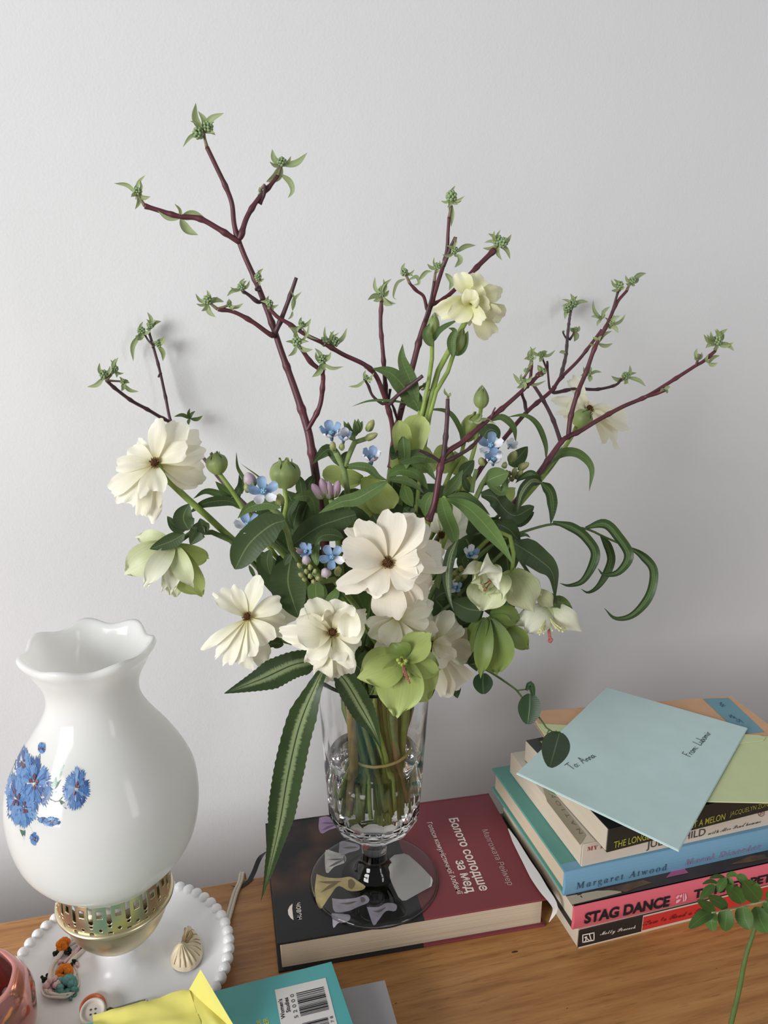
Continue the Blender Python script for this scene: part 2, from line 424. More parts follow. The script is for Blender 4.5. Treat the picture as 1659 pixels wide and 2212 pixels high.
STAMEN = plain('ochre_stamen', rgb(122, 92, 52), .6, .3)
PALESTAMEN = plain('pale_stamen', rgb(206, 204, 150), .6, .3)
REDSTAMEN = plain('red_stamen', rgb(160, 96, 88), .6, .3)
MILK = plain('milk_glass', (.92, .92, .91, 1), .10, .32); 

def milk():
    t = MILK.node_tree; b = t.nodes['Principled BSDF']; o = t.nodes['Material Output']; tr = t.nodes.new('ShaderNodeBsdfTranslucent'); tr.inputs[0].default_value = (.95, .95, .93, 1)
    mx = t.nodes.new('ShaderNodeMixShader'); mx.inputs[0].default_value = .5; t.links.new(b.outputs[0], mx.inputs[1]); t.links.new(tr.outputs[0], mx.inputs[2]); t.links.new(mx.outputs[0], o.inputs[0])
milk()
MILK2 = plain('milk_glass_dish', (.84, .84, .85, 1), .28, .5)
BRASS = plain('antique_brass', (.76, .67, .46, 1), .34, .5, metal=1.0, var=.12, vscale=14)
INK = plain('black_ink', (.012, .012, .014, 1), .6, .3)

def glass_mat(name, ior, col=(1, 1, 1, 1), rough=0.0):
    t = NT(name); t.b.inputs['Transmission Weight'].default_value = 1; t.b.inputs['IOR'].default_value = ior
    t.b.inputs['Roughness'].default_value = rough; t.b.inputs['Base Color'].default_value = col; return t.m
GLASS, WATER = glass_mat('clear_glass', 1.47), glass_mat('water', 1.33, (.985, .99, .975, 1))

# ------------------------------------------------------------------ the setting
WY = 0.165
def struct(name, geo, mat): return mk(name, geo[0], geo[1], mat, smooth=False, kind='structure')
struct('wall_back', box_geo((-2.6, WY, -.75), (5.4, 0, 0), (0, .1, 0), (0, 0, 2.7)), WALL)
struct('floor', box_geo((-2.6, -3.2, -.80), (5.4, 0, 0), (0, 3.36, 0), (0, 0, .05)), plain('floorboards', rgb(92, 68, 48), .5, var=.2, vscale=8))
tb = thing('wooden_table', (.15, -.28, -.75), 'orange-brown pine table top running along the white wall', 'table')
bevel(mk('table_top', *box_geo((-.75, -.56, -.03), (1.75, 0, 0), (0, .56, 0), (0, 0, .03)), WOOD, tb, smooth=False), .002)
for x in (-.72, .93):
    for y in (-.53, -.07): bevel(mk('leg', *box_geo((x, y, -.75), (.04, 0, 0), (0, .04, 0), (0, 0, .72)), WOOD, tb, smooth=False), .003)
KN = plain('dark_knot', rgb(70, 40, 22), .6)
for px, py, w in ((1112, 2056, 16), (855, 2167, 6), (1225, 2178, 5), (1548, 2092, 4)):   # small dents and knots in the wood
    p = PZ(px, py, 0); s = m_per_px(p)*w*.5
    mk('dent', *sph_geo(p, s, 8, 6, (1, .35, .08)), KN, tb)

# ------------------------------------------------------------------ oil-style lamp
LA = V((-.0725, -.0835, 0))
lamp = thing('table_lamp', LA, 'white milk glass hurricane lamp with blue cornflowers and brass collar', 'lamp')
def scallop(r, z, a, j):
    w = max(0, (z-.252)/.018); ph = math.cos(7*a+.6)
    return r*(1+.04*w*ph), z + .0013*w*w*ph
SH = [(.0345, .092), (.0352, .0955), (.0372, .100), (.043, .1065), (.0505, .1145), (.0578, .127), (.0618, .142), (.0631, .158), (.0618, .173), (.0578, .1845),
      (.053, .194), (.047, .2040), (.0405, .2135), (.0345, .223), (.0308, .231), (.0293, .238), (.0296, .2445), (.0312, .2505), (.0334, .2555), (.0338, .2575), (.0352, .2588), (.0372, .2635), (.0398, .2675), (.0412, .2695), (.0413, .2718), (.0403, .2735),
      (.0385, .2735), (.0368, .2712), (.0345, .2660), (.033, .260), (.031, .2545), (.0288, .249), (.027, .2445), (.0265, .238), (.0283, .230), (.032, .2215), (.038, .2115), (.0505, .194), (.0588, .172), (.06, .158), (.0585, .142), (.0545, .127), (.047, .1145), (.038, .105), (.0335, .0985), (.0328, .092)]
def smooth_prof(pr, k=3):
    return [(p.x, p.z) for p in catmull([V((r, 0, z)) for r, z in pr], len(pr)*k)]
shp = smooth_prof(SH, 3)
shade = mk('lamp_shade', *lathe_geo(shp, 84, LA, scallop), MILK, lamp, label='white milk glass shade with ruffled rim')
# outer radius of the shade by height, for the printed flowers
OUT = [(z, r) for r, z in SH[:20]]
def r_at(z):
    for (z0, r0), (z1, r1) in zip(OUT, OUT[1:]):
        if z0 <= z <= z1: return r0+(r1-r0)*(z-z0)/(z1-z0)
    return 0
def on_shade(px, py, lift):
    d = ray(px, py).normalized(); t = .35
    best = None
    while t < .75:
        p = CAM+d*t; q = p-LA
        rr = math.hypot(q.x, q.y); R_ = r_at(q.z)
        if R_ and rr <= R_+lift: return p
        g = rr-R_
        if best is None or abs(g) < best[0]: best = (abs(g), p, q, R_)
        t += .0004
    p, q, R_ = best[1], best[2], best[3]; k = (R_+lift)/math.hypot(q.x, q.y); return LA+V((q.x*k, q.y*k, q.z))
DB = [plain('decal_blue_%s' % n, c, .35, .4) for n, c in (('deep', rgb(50, 78, 128)), ('mid', rgb(64, 102, 152)), ('light', rgb(90, 126, 170)))]
DG = plain('decal_leaf_green', rgb(72, 100, 86), .35, .4); DGL = plain('decal_pale_green', rgb(150, 178, 160), .35, .4); DR = plain('decal_dark_red', rgb(92, 52, 66), .35, .4)
def decal_poly(polys, mat, lift, name='flower_print'):
    vs_, fs = [], []
    for q in polys:
        o = len(vs_); vs_ += [on_shade(x, y, lift) for x, y in q]; fs.append(tuple(range(o, o+len(q))))
    return mk(name, vs_, fs, mat, lamp, smooth=False)
rd = random.Random(3)
def cornflower(cx, cy, rx, ry, n, a0=0, a1=360):
    L3 = [[], [], []]
    for ring, (lo, hi) in enumerate(((.12, 1.0), (.1, .72))):
        for k in range(n):
            a = math.radians(a0+(a1-a0)*(k+rd.uniform(-.3, .3)+ring*.5)/n); L_ = hi*rd.uniform(.8, 1.05)
            da = math.radians((a1-a0)/n)*.62
            q = [(cx+rx*lo*math.cos(a), cy+ry*lo*math.sin(a))]
            for f_, s in ((-1, .80), (-.6, 1.0), (-.25, .86), (.05, 1.03), (.35, .86), (.65, .98), (1, .78)):
                q.append((cx+rx*L_*s*math.cos(a+da*f_), cy+ry*L_*s*math.sin(a+da*f_)))
            L3[rd.choice((0, 1, 1, 2) if ring == 0 else (0, 1, 2))].append(q)
    for i in range(3):
        if L3[i]: decal_poly(L3[i], DB[i], .0004+.00012*i)
    L_ = []
    for k in range(9):
        a = rd.uniform(0, 6.28); r0 = rd.uniform(.05, .3); L_.append([(cx+rx*r0*math.cos(a+b)*s, cy+ry*r0*math.sin(a+b)*s) for b, s in ((0, .2), (.35, 1), (0, 1.25), (-.35, 1))])
    decal_poly(L_, DR, .0009)
cornflower(34, 1725, 26, 64, 16); cornflower(50, 1650, 20, 46, 12); cornflower(74, 1692, 42, 62, 22); cornflower(52, 1745, 30, 48, 16); cornflower(164, 1704, 31, 48, 20)
cornflower(90, 1615, 10, 15, 9); cornflower(112, 1775, 21, 12, 10); cornflower(92, 1772, 12, 8, 7); cornflower(74, 1812, 11, 15, 9)
def dline(P, w, mat, lift=.0003):
    P = [(p.x, p.y) for p in catmull([V((x, y, 0)) for x, y in P], 8)]; q = []
    for (x0, y0), (x1, y1) in zip(P, P[1:]):
        d = math.hypot(x1-x0, y1-y0) or 1; nx, ny = -(y1-y0)/d*w, (x1-x0)/d*w
        q.append([(x0+nx, y0+ny), (x1+nx, y1+ny), (x1-nx, y1-ny), (x0-nx, y0-ny)])
    decal_poly(q, mat, lift, 'stem_print')
dline([(100, 1722), (122, 1732), (135, 1722), (148, 1712)], 1.1, DG); dline([(86, 1628), (84, 1642), (66, 1660)], 1.0, DG)
dline([(80, 1765), (95, 1772), (110, 1778)], .9, DG); dline([(62, 1775), (70, 1795), (72, 1803)], .9, DG)
def dleaf(P, w, mat, lift=.00025):
    C = [(p.x, p.y) for p in catmull([V((x, y, 0)) for x, y in P], 6)]; L_, R_ = [], []
    for i, (x, y) in enumerate(C):
        a, b = C[max(i-1, 0)], C[min(i+1, 6)]; d = math.hypot(b[0]-a[0], b[1]-a[1]) or 1; ww = w*math.sin(math.pi*min(.97, max(.04, i/6)))
        L_.append((x-(b[1]-a[1])/d*ww, y+(b[0]-a[0])/d*ww)); R_.append((x+(b[1]-a[1])/d*ww, y-(b[0]-a[0])/d*ww))
    decal_poly([[L_[i], L_[i+1], R_[i+1], R_[i]] for i in range(6)], mat, lift, 'leaf_print')
dleaf([(100, 1712), (120, 1690), (138, 1652)], 5, DGL); dleaf([(102, 1716), (118, 1700), (132, 1684)], 4, DG); dleaf([(100, 1728), (112, 1716), (124, 1708)], 4, DGL)
dleaf([(40, 1765), (48, 1790), (53, 1815)], 6, DG); dleaf([(18, 1700), (20, 1680), (28, 1650)], 4, DG); dleaf([(128, 1728), (138, 1738), (144, 1748)], 5, DG); dleaf([(62, 1760), (78, 1775), (92, 1780)], 3, DGL)

# brass collar: pierced gallery with square prongs, a rolled ring and a bowl
NA = 640
CO = [(.0386+.0004*math.sin(i/56*math.pi), .0775+.0245*i/56) for i in range(57)]
def keep(a, z):
    n = 20; u = (a/(2*math.pi)*n) % 1.0; du = (u-.5)*.0122   # metres from the prong's middle
    zz = z-.0775
    if zz > .0125:                                            # prong zone
        if abs(du) > .0047: return False
        if abs(du) < .0019 and .0152 < zz < .0212: return False
    elif zz > .0098:
        if math.hypot(abs(du)-.0061, zz-.0118) < .0017: return False
    for row, off, rr, zr in ((0, .5, .00125, .0085), (1, 0.0, .00125, .0056), (2, .5, .0015, .0026)):
        uu = ((a/(2*math.pi)*n+off) % 1.0-.5)*.0122
        if math.hypot(uu, zz-zr) < rr: return False
    return True
v_, f_ = [], []
for j, (r, z) in enumerate(CO):
    for k in range(NA): a = 2*math.pi*k/NA; v_.append(LA+V((r*math.cos(a), r*math.sin(a), z)))
for j in range(56):
    for k in range(NA):
        if keep(2*math.pi*(k+.5)/NA, (CO[j][1]+CO[j+1][1])/2): a, b = j*NA+k, j*NA+(k+1) % NA; f_.append((a, b, b+NA, a+NA))
col_ = mk('brass_collar', v_, f_, BRASS, lamp, label='pierced brass collar with square prongs')
md = col_.modifiers.new('thickness', 'SOLIDIFY'); md.thickness = .0007; md.offset = -1
mk('collar_ring', *lathe_geo(smooth_prof([(.0378, .0795), (.0398, .0792), (.0406, .0778), (.0398, .0762), (.0378, .0752), (.0365, .0742)], 4), 96, LA), BRASS, lamp)
mk('brass_bowl', *lathe_geo(smooth_prof([(.0365, .0745), (.036, .070), (.0338, .0625), (.0298, .0545), (.0262, .050), (.0256, .0488), (.0215, .0445), (.0165, .0415), (.0135, .0405), (.0, .040)], 4), 72, LA), BRASS, lamp)
mk('inner_sleeve', *lathe_geo([(.0, .0765), (.030, .0765), (.0305, .086), (.0, .0865)], 48, LA), plain('dull_brass', (.55, .48, .34, 1), .4, metal=1.0), lamp)
mk('lamp_base', *lathe_geo(smooth_prof([(.0, .041), (.0125, .041), (.0168, .0402), (.0176, .036), (.0188, .031), (.022, .0258), (.030, .0202), (.042, .0165), (.056, .0155), (.067, .0168), (.074, .0190), (.0772, .0212), (.0786, .0198), (.0768, .0172),
    (.066, .0115), (.050, .006), (.044, .003), (.042, .0), (.0, .0)], 4), 96, LA), MILK2, lamp, label='white dish base with beaded rim')
bead = None
for k in range(56):
    a = 2*math.pi*k/56; p = LA+V((.0768*math.cos(a), .0768*math.sin(a), .0188))
    if bead is None: b0 = mk('bead', *sph_geo(p, .0044, 12, 8), MILK2, lamp, org=None); ORG[b0.name] = p; b0.data.transform(Matrix.Translation(-(p-LA))); b0.location = p-LA; bead = b0.data
    else: inst('bead', bead, lamp, p)
CORD = plain('cream_cord', rgb(206, 198, 182), .6, .3)
for dx in (-.0013, .0013):
    tube('power_cord', [PZ(484+dx*2500, 2010, .012), PZ(495+dx*2500, 1975, .004), PZ(508+dx*2500, 1930, .0022), PZ(520+dx*2000, 1903, .0022), PZ(524+dx*2000, 1893, .001)+V((0, .004, 0)), PZ(526, 1893, 0)+V((.002, .012, -.02)), PZ(528, 1893, 0)+V((.004, .016, -.10))], .0014, CORD, lamp, n=8, seg=30)

# ------------------------------------------------------------------ books
def book(name, label, A, ang, length, depth, thick, cover, pages, z, kind='hard', spine='front', over=.003, ct=.0018, cover2=None, spine_mat=None):
    """closed book lying flat. A = its front-left bottom corner, ang = turn about z. Parts: front_cover, back_cover, spine, page_block."""
    X = V((math.cos(ang), math.sin(ang), 0)); Yv = V((-math.sin(ang), math.cos(ang), 0)); Z = V((0, 0, 1))
    A = V((A[0], A[1], z)); t = thing(name, A, label, 'book'); sm = spine_mat or cover
    o = over if kind == 'hard' else 0.0
    bevel(mk('back_cover', *box_geo(A, X*length, Yv*depth, Z*ct), cover2 or cover, t, smooth=False), .0005)
    bevel(mk('front_cover', *box_geo(A+Z*(thick-ct), X*length, Yv*depth, Z*ct), cover, t, smooth=False), .0005)
    if spine == 'front':
        if kind == 'hard':      # slightly rounded spine
            n = 8; prof = [A+Yv*(-.0022*math.sin(math.pi*i/n))+Z*(thick*i/n) for i in range(n+1)]+[A+Yv*.0016+Z*(thick*(n-i)/n) for i in range(n+1)]
            mk('spine', *prism_geo(prof, X*length), sm, t, smooth=False)
        else: bevel(mk('spine', *box_geo(A-Yv*.0003, X*length, Yv*.0011, Z*thick), sm, t, smooth=False), .0003)
        pb = (A+X*o+Yv*.0015+Z*ct, X*(length-2*o), Yv*(depth-.0015-o), Z*(thick-2*ct))
    else:
        mk('spine', *box_geo(A+Yv*depth, X*length, Yv*.0016, Z*thick), sm, t, smooth=False)
        pb = (A+X*o+Yv*o+Z*ct, X*(length-2*o), Yv*(depth-o), Z*(thick-2*ct))
    mk('page_block', *box_geo(*pb), pages, t, smooth=False)
    return t, A, X, Yv, Z
PG = page_mat('cream_pages', rgb(204, 186, 162)); PGW = page_mat('white_pages', rgb(204, 192, 172))

# maroon and black hardback under the vase
def uk_cover():
    t = NT('maroon_black_cover'); tc = t.new('ShaderNodeTexCoord'); sp = t.new('ShaderNodeSeparateXYZ'); t.link(tc.outputs['Object'], sp.inputs[0])
    x = sp.outputs[0]; y = sp.outputs[1]
    nz = t.noise(t.coord(), 26, 2); side = t.ramp(t.math('ADD', t.math('MULTIPLY', y, -5.0), t.math('MULTIPLY', x, -3.0)), [(.0, (0, 0, 0, 1)), (.25, (0, 0, 0, 1)), (.5, (1, 1, 1, 1))])
    skin = t.ramp(nz, [(.46, (.012, .012, .014, 1)), (.72, rgb(88, 60, 48))])
    mask = t.ramp(x, [(.0, (1, 1, 1, 1)), (.055, (1, 1, 1, 1)), (.075, (0, 0, 0, 1))])
    low = t.ramp(y, [(.045, (0, 0, 0, 1)), (.065, (1, 1, 1, 1))])
    pic = t.mix(t.mix(1.0, mask, low, 'MULTIPLY'), (.014, .014, .015, 1), skin)
    red = t.ramp(x, [(.1110, (0, 0, 0, 1)), (.1112, (1, 1, 1, 1))], 'CONSTANT')
    t.color(t.mix(red, pic, rgb(126, 56, 62))); t.b.inputs['Roughness'].default_value = .5; t.b.inputs['Specular IOR Level'].default_value = .35
    return t.m
UKM = uk_cover()
uA = V((.0445, .0321, 0)); uang = -.0396; uD = .1372; uT = .0273
uX = V((math.cos(uang), math.sin(uang), 0)); uY = V((-math.sin(uang), math.cos(uang), 0))
fl = uA-uY*uD
ukb, A, X, Yv, Z = book('hardback_book', 'black and maroon hardback lying flat under the glass vase', fl, uang, .215, uD, uT, UKM, PG, 0, 'hard', 'back', cover2=UKM)
for o in ukb.children:                                         # the cover picture follows the book's own axes
    if o.name.startswith(('front_cover', 'back_cover', 'spine')):
        o.data.transform(Matrix.Rotation(-uang, 4, 'Z')); o.rotation_euler = (0, 0, uang)
UP_ = V((0, 0, 1)); W1 = plain('white_print', rgb(226, 214, 204), .5); G1 = plain('grey_pink_print', rgb(186, 160, 158), .5)
def tz(par, s, p0, p1, z, mat, **k): text(par, s, PZ(*p0, z), PZ(*p1, z), UP_, mat, **k)
tz(ukb, 'Болото солодше', cb(1003, 208), cb(1163, 574), uT, W1, bold=.022)
tz(ukb, 'за мед', cb(1036, 420), cb(1095, 584), uT, W1, bold=.022)
tz(ukb, 'Голоси комуністичної Албанії', cb(893, 228), cb(1048, 592), uT, W1, bold=.008)
tz(ukb, 'Малгожата Реймер', cb(1170, 265), cb(1302, 545), uT, G1)
tz(ukb, 'човен', cb(232, 634), cb(240, 718), uT, W1, bold=.004)
flat(ukb, [PZ(*cb(x, y), uT) for x, y in ((215, 636), (200, 650), (191, 670), (194, 692), (206, 710), (220, 720), (216, 690), (213, 660))], UP_, W1, 'boat_emblem')
def soft(par, L, mat, name, z=uT, c=cv, lift=.0002): 
    C = catmull([V((x, y, 0)) for x, y in L+[L[0]]], len(L)*4)[:-1]; flat(par, [PZ(*c(p.x, p.y), z) for p in C], UP_, mat, name, lift)
BWH = plain('white_bow_print', rgb(226, 222, 214), .5, var=.3, vscale=90); BYE = plain('yellow_bow_print', rgb(212, 192, 130), .5, var=.2, vscale=90); BLI = plain('lilac_bow_print', rgb(160, 132, 166), .5, var=.2, vscale=90)
BGR = plain('grey_bow_print', rgb(178, 172, 184), .5, var=.2, vscale=90); SKIN = plain('skin_print', rgb(104, 72, 54), .5, var=.3, vscale=60)
soft(ukb, [(540, 1250), (600, 1240), (690, 1275), (690, 1320), (620, 1345), (560, 1375), (535, 1330)], BLI, 'bow_print')
soft(ukb, [(590, 1500), (660, 1530), (740, 1560), (745, 1620), (660, 1650), (600, 1700), (585, 1600)], BWH, 'bow_print')
soft(ukb, [(700, 1440), (760, 1450), (850, 1480), (850, 1520), (780, 1540), (700, 1560)], BGR, 'bow_print')
soft(ukb, [(520, 1700), (600, 1730), (700, 1740), (800, 1735), (900, 1790), (880, 1830), (780, 1840), (690, 1800), (620, 1880), (550, 1960), (510, 1830)], BYE, 'bow_print')
soft(ukb, [(640, 1890), (720, 1900), (830, 1890), (900, 1870), (930, 1920), (840, 1960), (760, 1990), (660, 1990)], BGR, 'bow_print')
soft(ukb, [(910, 1960), (1000, 1960), (1060, 1930), (1140, 1940), (1130, 1990), (1060, 1990), (1000, 2060), (960, 2090)], BGR, 'bow_print')
soft(ukb, [(640, 2000), (720, 2010), (780, 2020), (770, 2060), (690, 2070), (650, 2110)], BGR, 'bow_print')
FOLD = plain('fold_shade_print', rgb(118, 112, 108), .5); FOLDY = plain('ochre_fold_print', rgb(138, 116, 70), .5); FOLDL = plain('mauve_fold_print', rgb(112, 90, 122), .5)
for L, m in (([(600, 1590), (680, 1585), (742, 1592), (680, 1600)], FOLD), ([(610, 1650), (680, 1610), (735, 1600), (660, 1640)], FOLD), ([(735, 1560), (748, 1590), (742, 1622), (728, 1590)], FOLD), ([(545, 1850), (620, 1790), (700, 1765), (640, 1810)], FOLDY), ([(530, 1760), (620, 1760), (720, 1765), (620, 1780)], FOLDY),
             ([(770, 1760), (800, 1750), (830, 1780), (800, 1825), (770, 1810)], FOLDY), ([(560, 1290), (620, 1285), (685, 1300), (620, 1300)], FOLDL), ([(560, 1350), (610, 1315), (670, 1305), (620, 1330)], FOLDL), ([(720, 1500), (780, 1490), (845, 1500), (780, 1510)], FOLD), ([(690, 1930), (760, 1925), (840, 1915), (770, 1940)], FOLD), ([(860, 1885), (890, 1890), (900, 1915), (870, 1925)], FOLD), ([(950, 1990), (1000, 1985), (1060, 1960), (1010, 2000)], FOLD)):
    soft(ukb, L, m, 'fold_print', lift=.0003)
RIB = plain('black_ribbon', (.012, .012, .013, 1), .5)
ribbon('ribbon_bookmark', [PZ(575, 1840, .012), PZ(560, 1856, .006), PZ(548, 1885, .002), PZ(537, 1903, .0012), PZ(518, 1916, .001), PZ(498, 1913, .001)], .0042, RIB, ukb, 'blade', hint=(0, -.3, 1), fold=0)

# the stack by the wall, lowest first
R_ = math.radians
BK = plain('black_cover', rgb(34, 32, 32), .4, coat=.15); 
t1, A1, X1, Y1, Z1 = book('paperback_book', 'thin black and red paperback, lowest of the stack on the table', (.2691, -.1394), R_(1.67), .205, .133, .0169, plain('cream_cover', rgb(196, 180, 160), .5), PGW, 0, 'soft', ct=.0005, spine_mat=BK)
N1 = -Y1
def bscript(s):
    return ''.join(chr(0x1D4D0+ord(c)-65) if 'A' <= c <= 'Z' else chr(0x1D4EA+ord(c)-97) if 'a' <= c <= 'z' else c for c in s)
def on(px, py, o, n): return PP(px, py, o, n)
def spine_text(par, s, p0, p1, o, n, mat, **k): return text(par, s, on(*p0, o, n), on(*p1, o, n), n, mat, **k)
S1 = A1-Y1*.0003
REDP = plain('red_print', rgb(196, 48, 44), .45); CRP = plain('cream_print', rgb(206, 190, 168), .5); MAR = plain('dark_red_ink', rgb(110, 20, 22), .5)
def strip(par, x0, x1, z0, z1, o, X, n, mat, name, lift=.0003):
    Z = V((0, 0, 1)); flat(par, [o+X*x0+Z*z0, o+X*x1+Z*z0, o+X*x1+Z*z1, o+X*x0+Z*z1], n, mat, name, lift)
strip(t1, .0, .205, .0, .0014, S1, X1, N1, CRP, 'cream_band')
strip(t1, .0565, .205, .0014, .0169, S1, X1, N1, CRP, 'cream_band'); strip(t1, .057, .205, .0024, .0155, S1, X1, N1, REDP, 'red_panel', .0005)
S1b = S1+N1*.0006
spine_text(t1, bscript('How to Read a Poem'), cs(955, 1376), cs(1335, 1288), S1b, N1, MAR, bold=.004)
spine_text(t1, bscript('Molly Peacock'), cs(716, 1428), cs(915, 1388), S1b, N1, W1)
def spine_poly(par, c, L, o, n, mat, name, lift=.0006): flat(par, [on(*c(x, y), o, n) for x, y in L], n, mat, name, lift)
for q in ([(615, 1422), (684, 1408), (684, 1414), (615, 1428)], [(615, 1462), (684, 1448), (684, 1455), (615, 1469)], [(615, 1422), (621, 1421), (621, 1468), (615, 1469)], [(678, 1409), (684, 1408), (684, 1455), (678, 1456)],
          [(625, 1436), (640, 1430), (644, 1438), (632, 1445)], [(628, 1462), (634, 1445), (640, 1446), (636, 1460)], [(640, 1440), (662, 1455), (656, 1457), (638, 1446)], [(652, 1420), (658, 1418), (668, 1452), (662, 1454)]):
    spine_poly(t1, cs, q, S1, N1, W1, 'publisher_emblem')
z2 = .0172
PK = plain('pink_cover', rgb(212, 98, 112), .42); CVD = plain('dark_brown_cover', rgb(62, 50, 46), .4, var=.4, vscale=30)
t2, A2, X2, Y2, Z2 = book('hardback_book', 'pink-spined hardback with dark jacket, second from the bottom of the stack', (.2639, -.1376), R_(.95), .215, .142, .0216, CVD, PGW, z2, 'hard', ct=.0016, spine_mat=PK, cover2=BK)
N2 = -Y2; S2 = A2+N2*.0023
spine_text(t2, 'STAG DANCE', cs(626, 1362), cs(1103, 1262), S2, N2, INK, bold=.042, height=.0098)
spine_text(t2, 'TORREY PETERS', cs(1238, 1222), cs(1790, 1100), S2, N2, INK, bold=.04, height=.0082)
PKL = plain('pale_pink_print', rgb(232, 176, 186), .5)
for q in ([(1138, 1215), (1150, 1202), (1163, 1199), (1156, 1210), (1148, 1222)], [(1160, 1205), (1174, 1194), (1176, 1206), (1166, 1216)], [(1142, 1232), (1152, 1226), (1170, 1222), (1165, 1230), (1150, 1244), (1140, 1246)], [(1180, 1192), (1185, 1191), (1186, 1236), (1180, 1238)], [(1190, 1190), (1196, 1192), (1202, 1215), (1194, 1234), (1190, 1235)]):
    spine_poly(t2, cs, q, S2, N2, PKL, 'publisher_emblem')
zc2 = z2+.0216
CRM = plain('cream_jacket_print', rgb(190, 172, 146), .45); PKP = plain('magenta_print', rgb(178, 92, 132), .45); FUR = plain('brown_fur_print', rgb(96, 72, 52), .5, var=.5, vscale=70)
def top_poly(par, c, L, z, mat, name, lift=.0002): flat(par, [PZ(*c(x, y), z) for x, y in L], UP_, mat, name, lift)
top_poly(t2, cs, [(527, 1212), (700, 1180), (832, 1175), (838, 1190), (700, 1225), (560, 1258)], zc2, CRM, 'jacket_picture')
top_poly(t2, cs, [(720, 1175), (960, 1120), (1010, 1135), (930, 1160), (860, 1188), (800, 1180)], zc2, FUR, 'jacket_picture', .0003)
top_poly(t2, cs, [(1085, 1108), (1115, 1075), (1190, 1055), (1213, 1080)], zc2, PKP, 'jacket_picture', .0003)
top_poly(t2, cs, [(1440, 1035), (1560, 985), (1640, 975), (1659, 1000), (1560, 1020)], zc2, FUR, 'jacket_picture', .0003)
tz(t2, 'u-', cs(578, 1190), cs(604, 1222), zc2, INK)
z3 = zc2+.0002
TEAL = plain('teal_cover', rgb(96, 152, 142), .5, .3, var=.06, vscale=30); SBL = plain('sky_blue_spine', rgb(112, 158, 186), .5)
t3, A3, X3, Y3, Z3 = book('hardback_book', 'teal hardback with sky blue spine, middle of the stack', (.2608, -.1255), R_(1.34), .218, .1418, .0224, TEAL, PG, z3, 'hard', ct=.002, spine_mat=SBL)
strip_o = A3+Y3*.0
N3 = -Y3; S3 = A3+N3*.0023
mk('jacket_fold', *box_geo(A3+Z3*.0225, X3*.218, Y3*.0085, Z3*.00015), SBL, t3, smooth=False)
NAVY = plain('navy_ink', rgb(44, 66, 92), .5); MAU = plain('mauve_ink', rgb(150, 112, 150), .5)
def iserif(s):
    return ''.join(chr(0x210E) if c == 'h' else chr(0x1D434+ord(c)-65) if 'A' <= c <= 'Z' else chr(0x1D44E+ord(c)-97) if 'a' <= c <= 'z' else c for c in s)
def bserif(s):
    out = ''
    for ch in s:
        if 'A' <= ch <= 'Z': out += chr(0x1D400+ord(ch)-65)
        elif 'a' <= ch <= 'z': out += chr(0x1D41A+ord(ch)-97)
        else: out += ch
    return out
spine_text(t3, iserif('Margaret Atwood'), cs(582, 1170), cs(1090, 1062), S3, N3, NAVY, spacing=1.35, shear=-.22, bold=.003)
spine_text(t3, iserif('Moral Disorder'), cs(1196, 1038), cs(1615, 944), S3, N3, MAU, spacing=1.35, shear=-.22, bold=.003)
z4 = z3+.0228
CRC = plain('off_white_cover', rgb(204, 194, 180), .5, var=.05, vscale=30); SAND = plain('sand_print', rgb(160, 150, 130), .5)
t4, A4, X4, Y4, Z4 = book('paperback_book', 'off-white paperback with red and black spine letters, above the teal hardback', (.2755, -.1236), R_(1.88), .203, .1293, .0205, CRC, page_mat('pale_pages', rgb(208, 192, 172)), z4, 'soft', ct=.0006)
N4 = -Y4; S4 = A4-Y4*.0004; zc4 = z4+.0205
top_poly(t4, cs, [(395, 600), (440, 620), (640, 868), (606, 925), (420, 680)], zc4, SAND, 'printed_band')
tz(t4, 'NATIONAL', cs(622, 858), cs(395, 560), zc4, plain('grey_ink', rgb(92, 88, 84), .5), spacing=1.8, name='lettering', height=.0035)
spine_text(t4, bserif('MY LIFE'), cs(644, 956), cs(800, 925), S4, N4, plain('red_ink', rgb(160, 44, 52), .5), spacing=1.15)
spine_text(t4, 'JULIA CHILD', cs(976, 942), cs(1305, 866), S4, N4, plain('charcoal_ink', rgb(64, 58, 58), .5), bold=.004, height=.0072)
spine_text(t4, bscript('with Alex Prud’homme'), cs(1322, 866), cs(1618, 796), S4, N4, INK, bold=-.003)
em = [on(*cs(1620+17*math.cos(a), 742+19*math.sin(a)), S4, N4) for a in [i*.5 for i in range(13)]]
mk('publisher_emblem', *tube_geo(em+[em[0]], .0004, 5), plain('brown_ink', rgb(130, 96, 92), .5), t4)
spine_text(t4, 'B', cs(1612, 754), cs(1628, 750), S4, N4, MATS['brown_ink'], name='publisher_emblem')
z5 = zc4+.0003
DKC = plain('near_black_cover', rgb(32, 36, 34), .42, coat=.1); YEL = plain('olive_yellow_print', rgb(176, 174, 66), .5); YELD = plain('dull_yellow_print', rgb(150, 146, 70), .5); BRN = plain('brown_spine_print', rgb(84, 78, 62), .5)
t5, A5, X5, Y5, Z5 = book('paperback_book', 'black paperback with yellow capital letters, on the off-white paperback', (.2885, -.1364), R_(4.45), .198, .128, .0208, DKC, PGW, z5, 'soft', ct=.0006)
N5 = -Y5; S5 = A5-Y5*.0004; zc5 = z5+.0208
spine_text(t5, 'THE LONGEST WAY TO EAT A MELON', cs(792, 940), cs(1415, 778), S5, N5, YEL, bold=.006, height=.0062)
spine_text(t5, 'JACQUELYN ZONG-LI ROSS', cs(1443, 760), cs(1770, 676), S5, N5, YELD, height=.0046)
q0 = A5+Z5*.0208+X5*.029+Y5*.006
text(t5, 'THE LONGEST', q0, q0+Y5*.116, UP_, YEL, bold=.01, height=.019)
